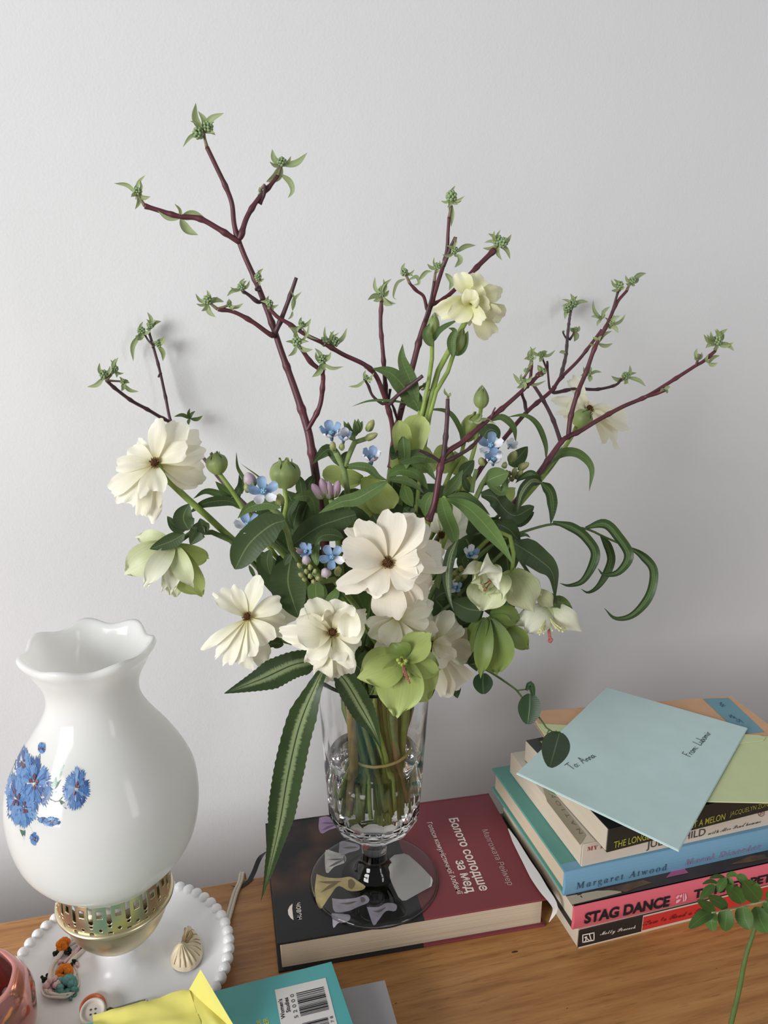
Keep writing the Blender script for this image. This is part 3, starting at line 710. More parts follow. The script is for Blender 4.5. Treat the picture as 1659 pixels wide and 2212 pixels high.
# thick cream peach notebook, envelopes
z6 = zc5+.0004
PEA = plain('peach_paper', rgb(206, 162, 124), .6, var=.05, vscale=60)
pa = [PZ(1146, 1537, z6+.006), PZ(1578, 1503, z6+.006), PZ(1700, 1595, z6+.006), PZ(1225, 1655, z6+.006)]
nb = thing('notebook', (pa[0]+pa[2])/2-V((0, 0, .006)), 'peach-coloured notebook with a blue label, under the envelopes', 'notebook')
def slab(par, poly, z0, z1, mat, name, bev=0, label=None):
    v, f = prism_geo([V((p.x, p.y, z0)) for p in (poly if sum((poly[i].x*poly[(i+1) % len(poly)].y-poly[(i+1) % len(poly)].x*poly[i].y) for i in range(len(poly))) > 0 else poly[::-1])], V((0, 0, z1-z0)))
    o = mk(name, v, f, mat, par, smooth=False, label=label)
    if bev: bevel(o, bev)
    return o
SIL = plain('silvery_page_edge', rgb(190, 188, 194), .5)
ins = [p.lerp((pa[0]+pa[2])/2, .012) for p in pa]
slab(nb, pa, z6+.0052, z6+.006, PEA, 'front_cover'); slab(nb, ins, z6+.0006, z6+.0052, SIL, 'page_block'); slab(nb, pa, z6, z6+.0006, PEA, 'back_cover')
top_poly(nb, cs, [(1293, 103), (1437, 98), (1640, 290), (1500, 300)], z6+.006, plain('blue_label', rgb(104, 150, 164), .5), 'blue_label')
for L in ([(1385, 130), (1400, 122), (1390, 140), (1412, 132), (1398, 148), (1420, 140)], [(1440, 195), (1452, 210), (1450, 190), (1470, 215), (1466, 200), (1488, 222)], [(1480, 225), (1500, 235), (1495, 215), (1520, 238)]):
    tube('scribble', [PZ(*cs(x, y), z6+.0063) for x, y in L], .0003, plain('blue_grey_ink', rgb(60, 92, 110), .6), nb, n=5)
z7 = z6+.0062
GRN = plain('pale_green_paper', rgb(198, 208, 160), .7, .2, var=.03, vscale=40); GRN2 = plain('pale_green_paper_flap', rgb(198, 206, 160), .7, .2)
g = [PZ(1160, 1566, z7), PZ(1215, 1690, z7), PZ(1530, 1733, z7), PZ(1700, 1738, z7), PZ(1700, 1590, z7), PZ(1643, 1593, z7)]
ge = thing('envelope', sum(g, V())/6, 'pale green envelope under the blue one, resting on the notebook', 'envelope')
G1_, G2_, G3_ = PZ(1160, 1566, z7), PZ(1530, 1733, z7), PZ(1655, 1592, z7)
g4 = [G1_, PZ(1250, 1690, z7), G2_, PZ(1720, 1737, z7), PZ(1760, 1590, z7), G3_]
slab(ge, g4, z7, z7+.0009, GRN, 'envelope_body')
slab(ge, [PZ(1160, 1566, z7), PZ(1200, 1600, z7), PZ(1420, 1650, z7), PZ(1590, 1610, z7), PZ(1648, 1603, z7), PZ(1654, 1596, z7), PZ(1640, 1591, z7)], z7+.0011, z7+.0016, GRN2, 'flap')
SG = plain('sage_card', rgb(132, 146, 120), .7)
nt = thing('note_card', PZ(1205, 1715, zc4+.001), 'sage green card corner under the lower left edge of the blue envelope', 'card')
slab(nt, [PZ(1186, 1712, zc4+.001), PZ(1213, 1724, zc4+.001), PZ(1300, 1715, zc4+.001), PZ(1260, 1660, zc4+.001), PZ(1184, 1700, zc4+.001)], zc4+.0004, zc4+.0012, SG, 'card_body')
z8 = z7+.0018
BLP = plain('pale_blue_paper', rgb(192, 214, 212), .7, .2, var=.03, vscale=40)
bl = thing('envelope', PZ(1370, 1650, z8), 'pale blue handwritten envelope lying aslant on top of the stack', 'envelope')
Bq = [PZ(1115, 1673, z8), PZ(1466, 1841, z8), PZ(1615, 1575, z8), PZ(1310, 1487, z8)]
bevel(slab(bl, Bq, z8, z8+.0011, BLP, 'envelope_body'), .0003)
slab(bl, [Bq[0].lerp(Bq[2], .004), Bq[1].lerp(Bq[3], .004), Bq[2].lerp(Bq[0], .004), Bq[3].lerp(Bq[1], .004)], z8+.0011, z8+.00145, BLP, 'envelope_front')
zt8 = z8+.00145; HI = plain('pencil_ink', rgb(56, 66, 70), .7)
handwriting(bl, 'To: Anna', PZ(*cs(560, 502), zt8), PZ(*cs(696, 428), zt8), UP_, HI, 'handwriting', .0085)
handwriting(bl, 'From: Lubomir', PZ(*cs(1222, 432), zt8), PZ(*cs(1342, 296), zt8), UP_, HI, 'handwriting', .0075)
# loose paper slip hanging out of the stack
WP = plain('white_paper', rgb(206, 202, 200), .6)
slip = ribbon('paper_slip', [PZ(1098, 1790, .0305), PZ(1138, 1862, .0305), PZ(1172, 1918, .0305), PZ(1194, 1948, .0285), PZ(1199, 1966, .022), PZ(1186, 1992, .010)], [.004, .005, .0065, .009, .011, .011], WP, None, 'blade', hint=(-.25, -.45, .85), fold=0)
tag(slip, 'curled white paper slip sticking out beside the maroon book', 'bookmark')

# teal and grey books at the bottom edge
GRY = plain('grey_cover', rgb(160, 156, 158), .6)
zg = .0245
def book_poly(name, label, poly, z0, z1, mat):
    t = thing(name, V((sum(p.x for p in poly)/4, sum(p.y for p in poly)/4, z0)), label, 'book')
    c = sum(poly, V())/4; ii = [p.lerp(c, .012) for p in poly]
    slab(t, poly, z0, z0+.0008, mat, 'back_cover', .0002); slab(t, ii, z0+.0008, z1-.0008, PGW, 'page_block'); slab(t, poly, z1-.0008, z1, mat, 'front_cover', .0002); return t
def rect3(a, b, depth):
    """a->b is the far edge; the other two corners lie towards the viewer"""
    d = (b-a).normalized(); n = V((d.y, -d.x, 0)); return [a, b, b+n*depth, a+n*depth]
ga, gb = PZ(739, 2136, zg), PZ(831, 2117, zg); dgb = (gb-ga).normalized(); ga = gb-dgb*.13
book_poly('paperback_book', 'plain grey book peeking out under the teal one', rect3(ga, gb, .19), .0002, zg, GRY)
zt_ = zg+.0145
TL2 = plain('turquoise_cover', rgb(82, 164, 164), .42, coat=.1)
tb_ = PZ(716, 2077, zt_); ta_ = PZ(467, 2140, zt_); dd = (tb_-ta_).normalized(); tr_ = PZ(763, 2212, zt_); 
TQ = [tb_-dd*.215, tb_, tb_+(tr_-tb_).normalized()*.14, tb_-dd*.215+(tr_-tb_).normalized()*.14]
tbk = book_poly('paperback_book', 'turquoise paperback, back cover up, with a white barcode panel', TQ, zg+.0003, zt_, TL2)
def tq(x, y, z=None): return PZ(*ct(x, y), zt_ if z is None else z)
PW2 = plain('white_panel', rgb(216, 212, 208), .5)
b00, b10, b01 = tq(980, 376), tq(1240, 314), tq(1048, 640)
bx, by = (b10-b00), (b01-b00); by = by-bx*(by.dot(bx)/bx.dot(bx)); by = by.normalized()*.075
flat(tbk, [b00, b10, b10+by, b00+by], UP_, PW2, 'barcode_panel')
def bq(u, v): return b00+bx*u+by*v
def bars(u0, u1, v0, v1, n, seed):
    rr = random.Random(seed); vv = v0; geo = []; step = (v1-v0)/n
    while vv < v1:
        w = step*rr.choice((.5, .5, 1.0, 1.5)); q = [bq(u0, vv), bq(u1, vv), bq(u1, vv+w), bq(u0, vv+w)]
        geo.append(([p+V((0, 0, .0004)) for p in q], [(0, 3, 2, 1)])); vv += w+step*rr.choice((.5, .5, 1.0))
    v, f = join_geo(geo); mk('barcode', v, f, INK, tbk, smooth=False)
vv1 = .33
bars(.38, .92, .09, .335, 26, 5); bars(.38, .86, .40, .98, 60, 8)
def btext(s, u, v0, v1, **k): text(tbk, s, bq(u, v0), bq(u, v1), UP_, INK, lift=.0004, **k)
btext('52000', .335, .335, .09, spacing=1.6, height=bx.length*.075); btext("Women's", .10, .31, .11, bold=.02); btext('Studies', .215, .26, .11, bold=.02); btext('$27.99', .15, .62, .42, bold=.02); btext('827778-7', .32, .70, .42, height=bx.length*.07); btext('827778', .955, .62, .40, spacing=1.5, height=bx.length*.06)
YP = plain('yellow_print', rgb(206, 196, 60), .5)
text(tbk, 'DE', tq(912, 556), tq(904, 528), UP_, YP, bold=.01); text(tbk, 'IER', tq(952, 556), tq(943, 516), UP_, YP, bold=.01)

# crumpled yellow note on the turquoise book
YEP = plain('yellow_paper', rgb(222, 212, 116), .75, .15, var=.04, vscale=50, trans=.12)
def sheet(name, P, mat, n=14, amp=.0016, seed=1, **k):
    """crumpled sheet over a 3-D quad a,b,c,d"""
    v, f = [], []
    for i in range(n+1):
        for j in range(n+1):
            s, t = i/n, j/n; p = P[0].lerp(P[1], s).lerp(P[3].lerp(P[2], s), t)
            p = p+V((0, 0, 1))*(amp*(noise.noise(V((s*4, t*4, seed)))+.5*abs(noise.noise(V((s*7, t*7, seed+4)))))); v.append(p)
    for i in range(n):
        for j in range(n): a = i*(n+1)+j; f.append((a, a+1, a+n+2, a+n+1))
    return mk(name, v, f, mat, **k)
yn = thing('yellow_note', PZ(400, 2180, zt_+.003), 'creased yellow sticky note on the turquoise book', 'note')
def yz(px, py, z): return PZ(px, py, z)
lo_ = zt_+.0018
Yp = {'tl': yz(200, 2192, lo_+.004), 'mid': yz(300, 2150, lo_+.009), 'fold': yz(408, 2138, lo_+.012), 'tip': yz(433, 2094, lo_+.030), 'r': yz(470, 2155, lo_+.018), 'br': yz(520, 2240, lo_+.004), 'bm': yz(360, 2262, lo_+.003), 'bl': yz(205, 2262, lo_+.001)}
sheet('paper_sheet', [Yp['tl'], Yp['fold'], Yp['bm'].lerp(Yp['br'], .55), Yp['bl']], YEP, 16, .0024, 2, parent=yn)
def tri_sheet(a, b, c, mat, n=8, amp=.001, seed=3):
    v, f, idx = [], [], {}
    for i in range(n+1):
        for j in range(n+1-i):
            s, t = i/n, j/n; e = min(s, t, 1-s-t)*3; p = a*(1-s-t)+b*s+c*t; p = p+(CAM-p).normalized()*(amp*noise.noise(V((s*3, t*3, seed)))*e*3 + .002*e); idx[i, j] = len(v); v.append(p)
    for i in range(n):
        for j in range(n-i):
            f.append((idx[i, j], idx[i+1, j], idx[i, j+1]))
            if i+j < n-1: f.append((idx[i+1, j], idx[i+1, j+1], idx[i, j+1]))
    return mk('folded_corner', v, f, mat, yn)
tri_sheet(Yp['fold'], Yp['tip'], Yp['br'], YEP); tri_sheet(Yp['fold'], Yp['br'], Yp['bm'].lerp(Yp['br'], .55), YEP, seed=9)

# ------------------------------------------------------------------ things on the lamp's dish
DZ = .0172
OR = plain('orange_yarn', rgb(226, 128, 48), .85, .1, var=.25, vscale=900, bump=.8, bscale=1400); WHY = plain('white_yarn', rgb(226, 218, 206), .85, .1, bump=.6, bscale=1500)
PKY = plain('pink_yarn', rgb(224, 190, 190), .85, .1, var=.1, vscale=900, bump=.6, bscale=1500); TEY = plain('teal_yarn', rgb(108, 160, 156), .85, .1, var=.2, vscale=900, bump=.6, bscale=1500); BKY = plain('dark_green_yarn', rgb(44, 54, 44), .85, .1)
ch = thing('crochet_charm', PZ(*cd5(440, 720), DZ), 'crocheted cord charm with two orange knots on the white dish', 'charm')
def knobs(name, px, py, r, n, mat, seed, sp=1.0, h=.6, c=cd5, par=ch, z=DZ):
    rr = random.Random(seed); g = []; p = PZ(*c(px, py), z+r*h)
    for k in range(n):
        a = rr.uniform(0, 6.28); e = rr.uniform(-.9, 1); q = math.sqrt(1-e*e)
        g.append(sph_geo(p+V((r*.72*sp*q*math.cos(a), r*.72*sp*q*math.sin(a), r*.6*e)), r*rr.uniform(.34, .46), 8, 6))
    v, f = join_geo(g); return mk(name, v, f, mat, par)
knobs('orange_knot', 435, 512, .0052, 34, OR, 1, .95, .9); knobs('orange_knot', 445, 705, .0058, 36, OR, 2, .95, .9)
for x, y, s in ((395, 575, 3), (470, 557, 4), (505, 645, 5), (310, 742, 6), (562, 514, 7)): knobs('leaf_knot', x, y, .0030, 10, BKY, s, 1.1, .5)
knobs('pink_crochet', 375, 795, .0062, 30, PKY, 8, 1.2, .4); knobs('pink_crochet', 432, 640, .0036, 14, PKY, 9, 1.0, .5); knobs('pink_crochet', 525, 670, .0034, 12, PKY, 10, 1.1, .5)
knobs('teal_crochet', 455, 795, .0068, 40, TEY, 11, 1.1, .4); knobs('teal_crochet', 500, 845, .004, 12, TEY, 12, 1.2, .4); knobs('teal_crochet', 485, 880, .002, 8, TEY, 13, 1.2, .4)
for L, m, r in (([(455, 525), (400, 600), (360, 660), (345, 740), (380, 800)], WHY, .0018), ([(480, 500), (520, 450), (560, 465), (540, 480), (470, 520)], WHY, .0014), ([(560, 470), (530, 560), (440, 680), (390, 740), (400, 770)], PKY, .0013),
                ([(640, 470), (590, 540), (520, 600), (470, 660), (490, 690), (515, 720), (490, 750)], WHY, .0017), ([(630, 480), (560, 560), (500, 620), (430, 700)], PKY, .0013), ([(600, 460), (530, 545), (480, 600), (440, 640)], PKY, .0012),
                ([(350, 740), (295, 800), (300, 860), (380, 875), (470, 870), (540, 800), (545, 740), (520, 660)], WHY, .0008), ([(330, 770), (310, 820), (360, 850), (430, 860), (500, 850)], WHY, .0013)):
    tube('cord_strand', [PZ(*cd5(x, y), DZ+.0025) for x, y in L], r, m, ch, n=7, seg=28)
# shell
SHL = plain('cream_shell', rgb(222, 206, 176), .5, .35, var=.16, vscale=120); SHG = plain('ochre_shell_groove', rgb(160, 128, 88), .6)
shl = thing('sea_shell', PZ(*cd5(1290, 590), DZ), 'cream ribbed sea shell on the right of the white dish', 'shell')
OUTL = [(1265, 470), (1290, 420), (1320, 410), (1350, 440), (1385, 490), (1398, 560), (1385, 620), (1350, 670), (1300, 698), (1245, 700), (1200, 680), (1175, 640), (1178, 600), (1200, 565), (1240, 545), (1258, 510)]
oc = catmull([V((x, y, 0)) for x, y in OUTL+[OUTL[0]]], 96)[:-1]
v_, f_ = [], []; NR = 12; ap = (1258, 622)
for i in range(NR+1):
    t = i/NR
    for k, p in enumerate(oc):
        x, y = ap[0]+(p.x-ap[0])*t, ap[1]+(p.y-ap[1])*t
        rib = math.cos(k/96*2*math.pi*17); hh = .0095*(1-t**2.2)**.7 + .0011*rib*math.sin(math.pi*min(1, t*1.02))**.7*(t > .1) + .0035*math.exp(-((x-1262)**2+(y-620)**2)/900)
        q = PZ(*cd5(x, y), DZ); tt = math.exp(-((x-1310)**2+(y-470)**2)/3200)*.006*(1-t*.5)
        v_.append(q+V((0, .002*(hh/.01), max(.0002, hh+tt))))
for i in range(NR):
    for k in range(96): a, b = i*96+k, i*96+(k+1) % 96; f_.append((a, a+96, b+96, b))
mk('shell_body', v_, f_, SHL, shl)
for k in (6, 10, 15, 19, 24, 28, 33, 38, 44, 49, 55, 60, 66):
    a, b = v_[9*96+k % 96], v_[11*96+k % 96]; mk('groove', *tube_geo([v_[7*96+k % 96]+V((0, 0, .0001)), a, b], [.0001, .0004, .0004], 5), SHG, shl)
mk('lip', *tube_geo([PZ(*cd5(x, y), DZ+.010) for x, y in ((1272, 500), (1285, 450), (1310, 425), (1325, 440), (1300, 480), (1275, 510))], .0009, 6), SHG, shl)
# buttons and safety pin
def button(px, py, r, mat, label, tilt, z=DZ):
    p = PZ(*cd5(px, py), z+.003); t = thing('button', p, label, 'button')
    g = lathe_geo(smooth_prof([(.0, .0008), (r*.62, .0008), (r*.7, .0012), (r*.8, .0024), (r*.93, .0026), (r, .0016), (r, -.0004), (r*.9, -.0012), (.0, -.0012)], 3), 40, (0, 0, 0))
    R3 = Matrix.Rotation(tilt, 3, 'X'); mk('button_disc', [p+R3 @ q for q in g[0]], g[1], mat, t)
    return t, p, R3
bt, p, R3 = button(640, 945, .0086, plain('orange_plastic', rgb(212, 112, 74), .4), 'orange button half hidden under the white button', R_(14), DZ-.001)
bt, p, R3 = button(642, 978, .0084, plain('white_plastic', rgb(220, 212, 202), .45), 'white four-hole button at the front of the dish', R_(22), DZ+.004)
for x, y in ((-1, -1), (1, -1), (-1, 1), (1, 1)):
    q = p+R3 @ V((x*.0015, y*.0015, .0009)); mk('hole', *sph_geo(q, .0008, 8, 6, (1, 1, .4)), plain('hole_shadow_brown', rgb(90, 80, 70), .8), bt)
STEEL = plain('steel_wire', (.45, .43, .41, 1), .3, metal=1.0)
pin = thing('safety_pin', PZ(*cd5(880, 950), DZ+.002), 'closed steel safety pin beside the white button', 'safety pin')
P0, P1 = (735, 985), (1005, 905)
tube('wire', [PZ(*cd5(740, 965), DZ+.003), PZ(*cd5(860, 930), DZ+.003), PZ(*cd5(985, 895), DZ+.003), PZ(*cd5(1012, 893), DZ+.003), PZ(*cd5(1020, 905), DZ+.003), PZ(*cd5(1005, 918), DZ+.003), PZ(*cd5(985, 908), DZ+.003), PZ(*cd5(1010, 900), DZ+.0034), PZ(*cd5(1000, 918), DZ+.003), PZ(*cd5(880, 950), DZ+.003), PZ(*cd5(750, 985), DZ+.003)], .0005, STEEL, pin, n=6, seg=60)
mk('clasp', *tube_geo([PZ(*cd5(725, 978), DZ+.003), PZ(*cd5(760, 966), DZ+.0032), PZ(*cd5(790, 962), DZ+.003)], [.0012, .0022, .0008], 8), plain('dark_steel', (.08, .075, .07, 1), .35, metal=1.0), pin)
# pink lustre bowl in the corner
LUS = plain('pink_lustre', (.62, .25, .22, 1), .13, .6, metal=.75, var=.25, vscale=30, coat=.6)
pc = PZ(-68, 2182, .040); bowl = thing('lustre_bowl', (pc.x, pc.y, 0), 'rounded pink copper lustre bowl at the lower left corner', 'bowl')
cx, cy = pc.x, pc.y
BP = [(.0, .0), (.020, .0), (.030, .005), (.0385, .020), (.0405, .036), (.0375, .050), (.0325, .058), (.0295, .0605), (.0275, .0590), (.029, .055), (.033, .046), (.0355, .034), (.033, .020), (.024, .008), (.0, .005)]
mk('bowl_body', *lathe_geo(smooth_prof(BP, 4), 72, (cx, cy, 0), lambda r, z, a, j: (r*(1+.012*math.sin(9*a+z*80)), z)), LUS, bowl)
hp = PZ(0, 2195, .05)
ht = thing('hair_tie', (cx+.012, cy-.008, .012), 'black elastic ring lying inside the pink lustre bowl', 'hair tie')
mk('ring', *tube_geo([V((cx+.010+.016*math.cos(a), cy-.004+.016*math.sin(a), .0225+.012*math.sin(a*.5+.4))) for a in [i*2*math.pi/20 for i in range(21)]], .0026, 8, 60), plain('black_elastic', rgb(34, 30, 34), .8), ht)

# ------------------------------------------------------------------ glass vase with water
VC = V((.1247, -.058, .0273)); VX, VY = VC.x, VC.y
vase = thing('glass_vase', VC, 'clear footed glass goblet vase with fluted bowl, holding the bouquet', 'vase')
VP = [(.0, .0), (.030, .0), (.0515, .0), (.0527, .0008), (.0524, .0021), (.050, .0028), (.040, .0040), (.030, .0053), (.022, .0066), (.0165, .0088), (.0153, .0112), (.0147, .0140), (.0118, .0166), (.0104, .0195), (.0101, .0245), (.0104, .0320),
      (.0115, .0395), (.0128, .0440), (.0160, .0475), (.0218, .0510), (.0292, .0556), (.0338, .0608), (.0360, .0680), (.0366, .0740), (.0378, .0900), (.0397, .1210), (.0408, .1420), (.0420, .1640), (.0429, .1820), (.0433, .1915), (.0433, .1927), (.0428, .1932), (.0423, .1927),
      (.0421, .1910), (.0416, .1800), (.0404, .1600), (.0388, .1400), (.0376, .1210), (.0358, .0950), (.0346, .0800), (.0328, .0700), (.0282, .0632), (.0200, .0592), (.0100, .0578), (.0, .0575)]
def flute(r, z, a, j):
    if .045 < z < .134 and j < 28*3 and r > .02:
        n = 12; u = (a/(2*math.pi)*n) % 1.0-.5; top = .128-.012*(2*abs(u))**2.2
        w = min(1, max(0, (top-z)/.003))*min(1, (z-.045)/.012)
        rp = r*math.cos(math.pi/n)/math.cos(u*2*math.pi/n)
        return r*(1-w)+(rp*1.012)*w, z
    return r, z
mk('vase_glass', *lathe_geo(smooth_prof(VP, 3), 144, VC, flute), GLASS, vase)
foot_z = lambda r: VC.z+(.0028 if r > .05 else .0040+(.04-r)*.00013*10 if r < .04 else .0040-(r-.04)*.12)
lab = [(1040, 1665), (1095, 1580), (1125, 1548), (1200, 1530), (1235, 1540), (1330, 1620), (1415, 1705), (1424, 1730), (1415, 1775), (1320, 1830), (1215, 1893), (1185, 1895), (1155, 1870), (1100, 1770)]
lc = (1225, 1715); v_, f_ = [], []
for i in range(6):
    for (x, y) in lab:
        p = PZ(*cv(lc[0]+(x-lc[0])*i/5, lc[1]+(y-lc[1])*i/5), VC.z+.0042); r = math.hypot(p.x-VX, p.y-VY)
        v_.append(V((p.x, p.y, VC.z+.0062-max(0, min(.0030, (r-.018)*.115)))))
nl = len(lab)
for i in range(5):
    for k in range(nl): a, b = i*nl+k, i*nl+(k+1) % nl; f_.append((a, a+nl, b+nl, b))
mk('price_sticker', v_, f_, plain('grey_white_sticker', rgb(196, 194, 188), .5), vase, label='grey-white rounded sticker on the glass foot')
WL = .1170
wat = mk('vase_water', *lathe_geo([(.0, .0574), (.0101, .0577), (.0201, .0591), (.0283, .0631), (.0329, .0699), (.0347, .0799), (.0359, .0949), (.0377, WL), (.030, WL), (.0, WL)], 72, VC), WATER, org=(VX, VY, VC.z+.0574))
tag(wat, 'clear water filling the lower half of the glass vase', 'water')

# ------------------------------------------------------------------ bouquet
KST = [0]
def vstem():
    k = KST[0]; KST[0] += 1
    a = k*2.39996; q = math.sqrt(((k*7) % 34+.5)/34)
    zb = VC.z+.0655+.016*((k*5) % 9)/9+.012*q*q
    nk = V((VX+.004+.029*q*math.cos(a), VY+.027*q*math.sin(a), VC.z+.178))
    bd = V((VX+.006+.0205*q*math.cos(a+.35), VY+.0185*q*math.sin(a+.35), VC.z+.121))
    bt = V((VX+.001+.0275*q*math.cos(a+.9+.25*math.sin(k*3.3)), VY+.0255*q*math.sin(a+.9+.25*math.sin(k*3.3)), zb))
    return [nk, bd, bt]
def stem(t, top, r, mat, seg=None, name='stem', side=None):
    """stem from the points top (from the head down) into the vase"""
    s = vstem()
    P = list(top)
    if len(P) == 1 or True:
        e = P[-1]; P.append(e.lerp(s[0], .55)+V((0, .004, .006)))
    P += s
    rr = r if isinstance(r, list) else [r*.9, r, r*1.05, r*1.1]
    tube(name, P, rr, mat, t, n=8, seg=seg or 22)

def dep(pt, d): return PY(pt[0], pt[1], d)

# --- ranunculus
def centre(t, c, r, n, seed=0):
    rr = random.Random(seed); n = V(n).normalized(); u = n.orthogonal().normalized(); w = n.cross(u); g = [sph_geo(c, r*.62, 12, 8)]
    for k in range(38):
        a = k*2.4; q = .62*math.sqrt((k+.5)/38)*r; g.append(sph_geo(c+u*(q*math.cos(a))+w*(q*math.sin(a))+n*(r*.62*math.sqrt(max(0, 1-(q/(r*.66))**2))), r*.12, 6, 4))
    v, f = join_geo(g); mk('flower_centre', v, f, BROWN, t)
    g = []
    for k in range(34):
        a = rr.uniform(0, 6.28); b = c+(u*math.cos(a)+w*math.sin(a))*(r*.5); e = c+(u*math.cos(a)+w*math.sin(a))*(r*rr.uniform(.62, .9))+n*(r*rr.uniform(.1, .6))
        g.append(tube_geo([b, e], [r*.035, r*.04], 4, 2)); g.append(sph_geo(e, r*.10, 6, 4, (1, 1, 1.3)))
    v, f = join_geo(g); mk('stamens', v, f, STAMEN, t)
def blossom(nm, label, cat, group, cpx, d, petals, conv, mat, kind='rose', cr=0, n=None, r_stem=.0017, smat=None, stem_px=None, cup=.2, arch=.1, ruffle=.10, start=.06, seed=0, mats=None, back=.004, pname='petal'):
    C0 = dep(cpx, d); t = thing(nm, C0, label, cat, group); n = (CAM-C0).normalized() if n is None else V(n).normalized(); s = m_per_px(C0)
    kx = conv(1, 0)[0]-conv(0, 0)[0]; N_ = len(petals)
    for i, q in enumerate(petals):
        x, y, w, dd = q[:4]; ex = q[4] if len(q) > 4 else {}
        tp = dep(conv(x, y), d+dd); b = ex.get('base'); b = dep(conv(*b), d+ex.get('bd', 0)) if b else C0
        b = b+(tp-b)*start - n*(back*(1-i/N_))
        petal(t, b, tp, w*kx*s, ex.get('mat', mats[i % len(mats)] if mats else mat), n=ex.get('n', n), kind=ex.get('kind', kind), cup=ex.get('cup', cup), arch=ex.get('arch', arch), ruffle=ex.get('ruffle', ruffle), seed=seed*11+i, roll=ex.get('roll', RND.uniform(-.32, .32)), name=pname)
    if cr: centre(t, C0+n*.001, cr*s, n, seed)
    if stem_px is not False:
        top = [C0-n*.003] + ([dep(p, dd) for p, dd in stem_px] if stem_px else [C0-n*.02+V((0, 0, -.006))])
        stem(t, top, r_stem, smat or GSTEM)
    return t, C0, n
RG = 'cream ranunculus blossoms in the bouquet'
def nrm(dx, dy, c):   # flower axis: towards the viewer, leaning dx right and dy up
    return ((CAM-c).normalized()+RT*dx+UP*dy).normalized()
R1c = c4(450, 400); p1 = dep(R1c, -.085)
R1, _, _ = blossom('ranunculus', 'large cream ranunculus at the far left of the bouquet, above the drooping green hellebore', 'flower', RG, R1c, -.085,
    [(800, 480, 210, .014), (760, 530, 190, .016), (400, 795, 190, .012), (270, 700, 110, .012), (330, 235, 90, .012), (800, 320, 150, .008), (770, 190, 150, .012), (350, 780, 120, .008), (460, 720, 150, .006), (265, 300, 150, .006), (165, 420, 130, .002), (640, 105, 190, .004), (480, 85, 135, -.002), (680, 290, 170, -.004), (125, 615, 150, -.004), (200, 690, 120, -.006), (345, 640, 95, -.012), (470, 610, 140, -.012)], c4, CREAM, cr=13, n=nrm(-.25, .1, p1), seed=1,
    stem_px=[((372, 1047), -.075), ((440, 1108), -.075), ((510, 1172), -.075)], r_stem=.0024)
R2c = c7(297, 345); p2 = dep(R2c, -.11)
blossom('ranunculus', 'cream ranunculus with a dark centre at the lower left, above the striped fern', 'flower', RG, R2c, -.11,
    [(100, 218, 40, .012), (560, 340, 110, .014), (500, 430, 110, .012), (310, 640, 100, .010), (390, 600, 120, .008), (170, 600, 60, .006), (230, 230, 60, .008), (130, 210, 130, .004), (215, 172, 80, .006), (375, 120, 115, .004), (490, 255, 110, .0), (515, 372, 100, .002), (48, 525, 62, -.002), (120, 565, 62, -.004), (185, 610, 85, -.006), (260, 600, 90, -.008), (330, 560, 120, -.010), (430, 480, 140, -.008)], c7, CREAM, cr=12, n=nrm(-.2, .25, p2), seed=2, cup=.3)
R5c = c7(1130, 350); p5 = dep(R5c, -.105)
blossom('ranunculus', 'cream ranunculus facing down, tucked under the large central one', 'flower', RG, R5c, -.105,
    [(970, 400, 120, .01), (1340, 430, 150, .012), (1250, 480, 190, .006), (1050, 575, 130, .004), (1000, 470, 130, .0), (1160, 490, 190, -.004), (1070, 500, 150, -.008), (1300, 330, 170, .004), (1320, 250, 140, .008)], c7, CREAM, n=nrm(-.1, -.2, p5), seed=5, cup=.35, ruffle=.12)
R4c = c5(985, 1395); p4 = dep(R4c, -.135)
blossom('ranunculus', 'largest white ranunculus, face on in the middle of the bouquet', 'flower', RG, R4c, -.135,
    [(1360, 1660, 260, .012), (1180, 960, 300, .012), (1330, 1600, 300, .014), (1500, 1340, 330, .010), (1090, 1850, 340, .010), (1340, 1080, 260, .006), (620, 1080, 150, .008), (800, 1670, 250, .006), (560, 1640, 210, .004), (1390, 1440, 300, .004), (1000, 1880, 330, .004), (1240, 1760, 260, .004), (1270, 1000, 290, .0), (740, 1010, 250, .0), (1040, 915, 270, -.002), (575, 1240, 290, -.004), (540, 1580, 130, -.004), (830, 1650, 260, -.006), (1270, 1330, 170, -.008), (1220, 1590, 270, -.012), (1290, 1450, 220, -.010)], c5, PEACH, cr=16, n=nrm(-.02, .08, p4), seed=4, cup=.2, arch=.06, ruffle=.06)
R3c = c7(773, 432); p3 = dep(R3c, -.13)
blossom('ranunculus', 'cupped cream ranunculus with double petals, low centre beside the largest one', 'flower', RG, R3c, -.13,
    [(480, 435, 110, .012), (550, 490, 100, .008), (960, 330, 110, .010), (900, 540, 130, .010), (720, 705, 120, .006), (780, 690, 100, .006), (860, 660, 120, .004), (640, 610, 120, .002), (590, 320, 150, .004), (640, 245, 150, .0), (830, 245, 170, .0), (560, 410, 190, -.004, {'cup': .6}), (940, 380, 170, -.004, {'cup': .6}), (900, 300, 130, -.006), (600, 480, 150, -.006), (660, 590, 120, -.010), (880, 620, 110, -.010), (800, 600, 120, -.012, {'arch': .2, 'base': (790, 500)}), (870, 470, 130, -.014, {'base': (890, 300), 'arch': .3, 'cup': .6}), (740, 320, 70, -.012, {'arch': -.2})], c7, CREAM, cr=13, n=nrm(.05, .1, p3), seed=3, cup=.35, arch=.14, ruffle=.09)
R6c = c7(1330, 490); p6 = dep(R6c, -.095)
